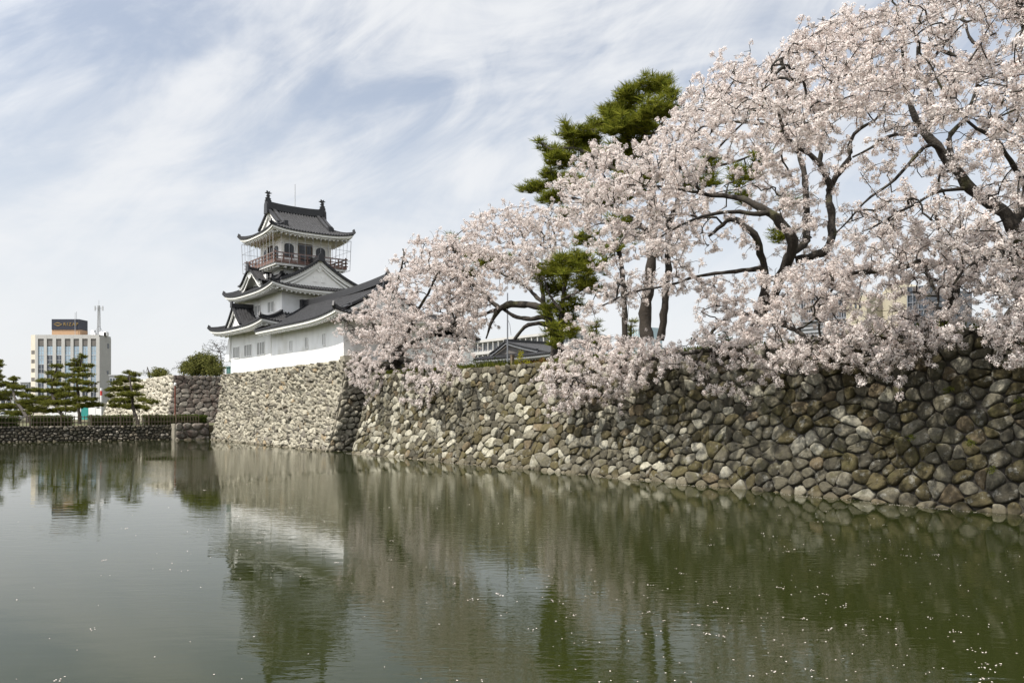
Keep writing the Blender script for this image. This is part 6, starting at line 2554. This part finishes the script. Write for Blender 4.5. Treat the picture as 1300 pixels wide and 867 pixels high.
grass_strip()
for i, (px, py, lab) in enumerate(((1205, 496, 'small green fern in the wall joint straight below the forked cherry tree'), (1233, 562, 'small green fern in the wall joints half way down near the right edge'),
                                   (1260, 596, 'small green fern lowest in the wall joints near the right edge'), (1292, 510, 'bushy green fern in the wall joint at the far right edge of the picture'),
                                   (1155, 556, 'tiny green fern in the wall joint beside pale boulders, leftmost of the wall ferns'))):
    x = np.clip((520 - py) / 90 + 0.5, 0, 1)
    bb = 28.25 + 1.2 * max(0, min(1, (560 - py) / 130))
    shrub('wall_fern', lab, 'fern', [(px, py, 7, 5)], bb - 0.1, 95 + i, LEAF_S, 'grass', 160, 0.45, group='ferns growing in the wall joints', stem=False)


# ------------------------------------------------------------------ far bank: fence, hedges, street things
def bank_line(b):
    """a of the low wall's face at b"""
    t = (b + 62) / (25.3 + 62)
    return -107.7 + (107.7 - 95.1) * t


def far_fence():
    root = thing('picket_fence', W((bank_line(14) - 0.5, 14, 1.55)), 'low weathered wooden picket fence along the far bank in front of the pines', 'fence')
    bs = np.arange(3.5, 28.4, 0.31)
    pts = [(max(bank_line(min(b, 25.3)) - 0.45, -97.6), b) for b in bs]
    g = G()
    for z_ in (1.95, 2.5):
        g.bar([(a + 0.02, b, z_) for a, b in (pts[0], pts[len(pts) // 2], pts[70], pts[-1])], 0.045, 0.07)
    g.build('rail', M_['wood'], root)
    pm = None
    for i, (a, b) in enumerate(pts):
        if i % 9 == 0:
            g = G()
            g.box(a - 0.07, a + 0.07, b - 0.07, b + 0.07, 1.5, 2.78)
            g.build('post', M_['wood'], root)
            continue
        if pm is None:
            g = G()
            g.box(a - 0.055, a - 0.005, b - 0.035, b + 0.035, 1.5, 2.66)
            pm = g.build('picket', M_['wood'], root)
            p0 = (a, b)
        else:
            o = pm.copy()
            COL.objects.link(o)
            o.parent = root
            d = W((a - p0[0], b - p0[1], 0))
            o.location = (d[0], d[1], random.uniform(-0.02, 0.02))


far_fence()


def hedge(label, px0, px1, off, seed, h=1.0):
    r = np.random.default_rng(seed)
    a = -98.2 - off
    b0, b1 = b_at(px0, a), b_at(px1, a)
    root = thing('hedge', W((a, (b0 + b1) / 2, 1.55)), label, 'hedge', 'clipped hedges behind the fence')
    n = int((b1 - b0) * h * 130)
    f = r.random(n)
    bb = r.uniform(b0, b1, n)
    aa = a + r.choice([-0.55, 0.55, 0], n, p=[0.2, 0.45, 0.35]) + r.normal(0, 0.05, n)
    zz = np.where(np.abs(aa - a) < 0.3, 1.55 + h + r.normal(0, 0.05, n), 1.55 + h * f)
    aa = np.where(np.abs(aa - a) < 0.3, a + r.uniform(-0.55, 0.55, n), aa)
    V, Q = scatter(LEAF_S, W(np.column_stack([aa, bb, zz])), 0.8 * r.uniform(0.7, 1.2, n), r)
    fast_mesh('leaves', V, [Q], M_['hedge'], root)
    g = G()
    g.box(a - 0.45, a + 0.45, b0 + 0.1, b1 - 0.1, 1.5, 1.55 + h - 0.12)
    g.build('inner_twigs', M_['mortar'], root)


hedge('clipped hedge behind the fence at the left edge under the low broad pine', -40, 23, 0, 101)
hedge('clipped hedge behind the fence between the low broad pine and the tallest pine', 38, 92, 0, 102)
hedge('clipped hedge behind the fence between the tallest pine and the lone pine', 112, 169, 0, 103)
hedge('clipped hedge behind the fence below the rust streaked stone side', 181, 262, 0, 104)


def street_things():
    Y = 145.0
    k = Y / F
    X = lambda px: (px - 650) * k
    Z = lambda py: CAM_H + (520 - py) * k
    root = thing('site_hoarding', (X(95), Y, 1.55), 'white site hoarding with one teal panel behind the garden pines', 'hoarding')
    xs = list(np.arange(58, 131, 9.0))
    for p0, p1 in zip(xs[:-1], xs[1:]):
        g = G(None)
        m_ = 'teal' if abs(p0 - 103) < 1 else 'white'
        g.box(X(p0) + 0.03, X(p1) - 0.03, Y, Y + 0.08, 1.5, Z(516.3) + (0.15 if m_ == 'teal' else 0))
        o = g.build('panel', M_[m_], root)
        if m_ == 'teal':
            o['label'] = 'teal hoarding panel'
        g = G(None)
        g.box(X(p1) - 0.06, X(p1) + 0.06, Y + 0.09, Y + 0.2, 1.5, Z(515.6))
        g.build('post', M_['rod'], root)
    root = thing('striped_pole', (X(128.6), Y - 6, 1.55), 'white pole with a red band beside the far stone base', 'pole')
    kk = (Y - 6) / F
    xx = (128.6 - 650) * kk
    zz = lambda py: CAM_H + (520 - py) * kk
    for (y0, y1, m_) in ((530, 502, 'white'), (502, 496, 'red'), (496, 492.5, 'white')):
        g = G(None)
        g.tube([(xx, Y - 6, max(1.5, zz(y0))), (xx, Y - 6, zz(y1))], 0.16, 10)
        g.build('red_band' if m_ == 'red' else 'shaft', M_[m_], root)
    # a car on the street behind the pines
    Yc = 128.0
    kc = Yc / F
    xc = (10 - 650) * kc
    car = thing('parked_car', (xc, Yc, 1.55), 'white car parked on the street behind the pines at the left edge', 'car')
    g = G(None)
    prof_ = [(-2.1, 0.35), (-2.15, 0.75), (-1.95, 0.92), (-1.0, 1.0), (-0.45, 1.42), (0.9, 1.48), (1.6, 1.05), (2.05, 0.95), (2.15, 0.6), (2.05, 0.33)]
    g.prism([(xc + x, Yc - 0.85, 1.55 + z_) for x, z_ in prof_], (0, 1.7, 0))
    g.build('body', M_['white'], car)
    g = G(None)
    g.prism([(xc - 0.85, Yc - 0.87, 2.58), (xc - 0.42, Yc - 0.87, 2.92), (xc + 0.85, Yc - 0.87, 2.96), (xc + 1.35, Yc - 0.87, 2.6)], (0, 1.74, 0))
    g.build('side_window', M_['glassdark'], car)
    for x in (-1.35, 1.35):
        for y in (-0.88, 0.68):
            g = G(None)
            ring = [(xc + x + 0.33 * math.cos(t), Yc + y, 1.88 + 0.33 * math.sin(t)) for t in np.linspace(0, 2 * math.pi, 17)[:-1]]
            g.prism(ring, (0, 0.2, 0))
            g.build('wheel', M_['ridge'], car)
    # iron pole before the dark stone side
    a_, b_ = -106.0, b_at(222.3, -106.0)
    root = thing('iron_pole', W((a_, b_, 1.55)), 'thin rusty iron pole before the rust streaked stone side', 'pole')
    g = G()
    g.tube([(a_, b_, 1.5), (a_, b_, z_at(490, a_, b_))], 0.09, 8)
    g.build('shaft', M_['rust'], root)
    g = G()
    zt_ = z_at(490, a_, b_)
    g.tube([(a_, b_, zt_), (a_, b_, zt_ + 0.12), (a_, b_, zt_ + 0.32), (a_, b_, zt_ + 0.4)], [0.06, 0.15, 0.15, 0.04], 10)
    g.build('lamp_globe', M_['white'], root)
    # green glazed shelter at the foot of the castle's left end
    a0, a1 = -92.9, -90.6
    bb = 30.6
    root = thing('glazed_shelter', W(((a0 + a1) / 2, bb, 7.18)), 'small green framed glazed shelter at the left foot of the castle wall', 'shelter')
    g = G()
    g.box(a0, a1, bb, bb + 1.6, 7.1, 8.05)
    g.build('panel', M_['darkteal'], root)
    g = G()
    for q in np.linspace(a0, a1, 4):
        g.box(q - 0.05, q + 0.05, bb - 0.05, bb + 0.05, 7.1, 8.1)
    g.box(a0 - 0.1, a1 + 0.1, bb - 0.12, bb + 1.7, 8.05, 8.13)
    g.box(a0, a1, bb - 0.04, bb - 0.002, 7.5, 7.56)
    g.build('frame', M_['darkteal'], root)
    # crow on the tallest garden pine
    p = ray(97, 455.5, 18.4)
    fx = np.array((1.0, 0.15, 0.25))
    fx /= np.linalg.norm(fx)
    prof_ = [(-0.30, 0.015), (-0.20, 0.03), (-0.12, 0.065), (0.0, 0.09), (0.10, 0.075), (0.15, 0.05), (0.19, 0.055), (0.23, 0.045), (0.255, 0.018), (0.32, 0.004)]
    lift = [-0.05, -0.04, -0.02, 0, 0.03, 0.06, 0.085, 0.085, 0.075, 0.065]
    V, Q = tube_arr([p + fx * x + np.array((0, 0, l_)) for (x, _), l_ in zip(prof_, lift)], [r_ for _, r_ in prof_], 10)
    o = fast_mesh('crow', V, [Q], M_['ridge'], smooth=True, loc=p)
    tag(o, 'small black crow perched near the top of the tallest garden pine', 'bird')


street_things()


# ------------------------------------------------------------------ petals on the water
def petals():
    r = np.random.default_rng(111)
    n = 16000
    y = 9 + 45 * r.random(n) ** 1.7
    px = r.uniform(-60, 1400, n)
    x = (px - 650) / F * y
    q = np.column_stack([x, y])
    ab = np.column_stack([AX[0] * x + AX[1] * y, BX[0] * x + BX[1] * y])
    drift = 0.5 + 0.5 * np.sin(ab[:, 0] * 0.35 + 2.0 * np.sin(ab[:, 1] * 0.22)) * np.sin(ab[:, 1] * 0.5 + ab[:, 0] * 0.1)
    p = np.clip((px + 300) / 1500, 0.1, 1) * (0.12 + 0.88 * drift ** 1.6) * 0.19
    keep = (r.random(n) < p) & (ab[:, 1] < 27.6)
    x, y = x[keep], y[keep]
    m = len(x)
    c = np.column_stack([x, y, np.full(m, 0.006)])
    # some lie in little rafts
    k = r.random(m) < 0.12
    ex = np.repeat(c[k], 4, 0) + np.column_stack([r.normal(0, 0.05, 4 * k.sum()), r.normal(0, 0.05, 4 * k.sum()), np.zeros(4 * k.sum())])
    c = np.concatenate([c, ex])
    # a pale line of petals gathered along the foot of the long wall
    q = 2600
    a_l = r.uniform(-57, 2, q)
    kp = (np.sin(a_l * 1.3) + np.sin(a_l * 0.47 + 2) + r.normal(0, 0.5, q)) > -0.2
    a_l = a_l[kp]
    foot = W(np.column_stack([a_l, 27.93 - np.abs(r.normal(0, 0.16, len(a_l))), np.full(len(a_l), 0.006)]))
    c = np.concatenate([c, foot])
    m = len(c)
    th = r.uniform(0, 2 * math.pi, m)
    s = r.uniform(0.008, 0.018, m)
    t = np.column_stack([np.cos(th), np.sin(th), np.zeros(m)]) * s[:, None]
    b = np.column_stack([-np.sin(th), np.cos(th), np.zeros(m)]) * s[:, None] * 0.75
    up = np.array((0, 0, 1.0)) * (s * r.uniform(0, 0.5, m))[:, None]
    V = np.stack([c + t + up, c + b, c - t + up, c - b], 1).reshape(-1, 3)
    o = fast_mesh('floating_petals', V, [np.arange(len(V)).reshape(-1, 4)], M_['petal'], loc=(6, 20, 0.006))
    tag(o, 'pale fallen cherry petals floating on the moat', 'petals', kind='stuff')


petals()
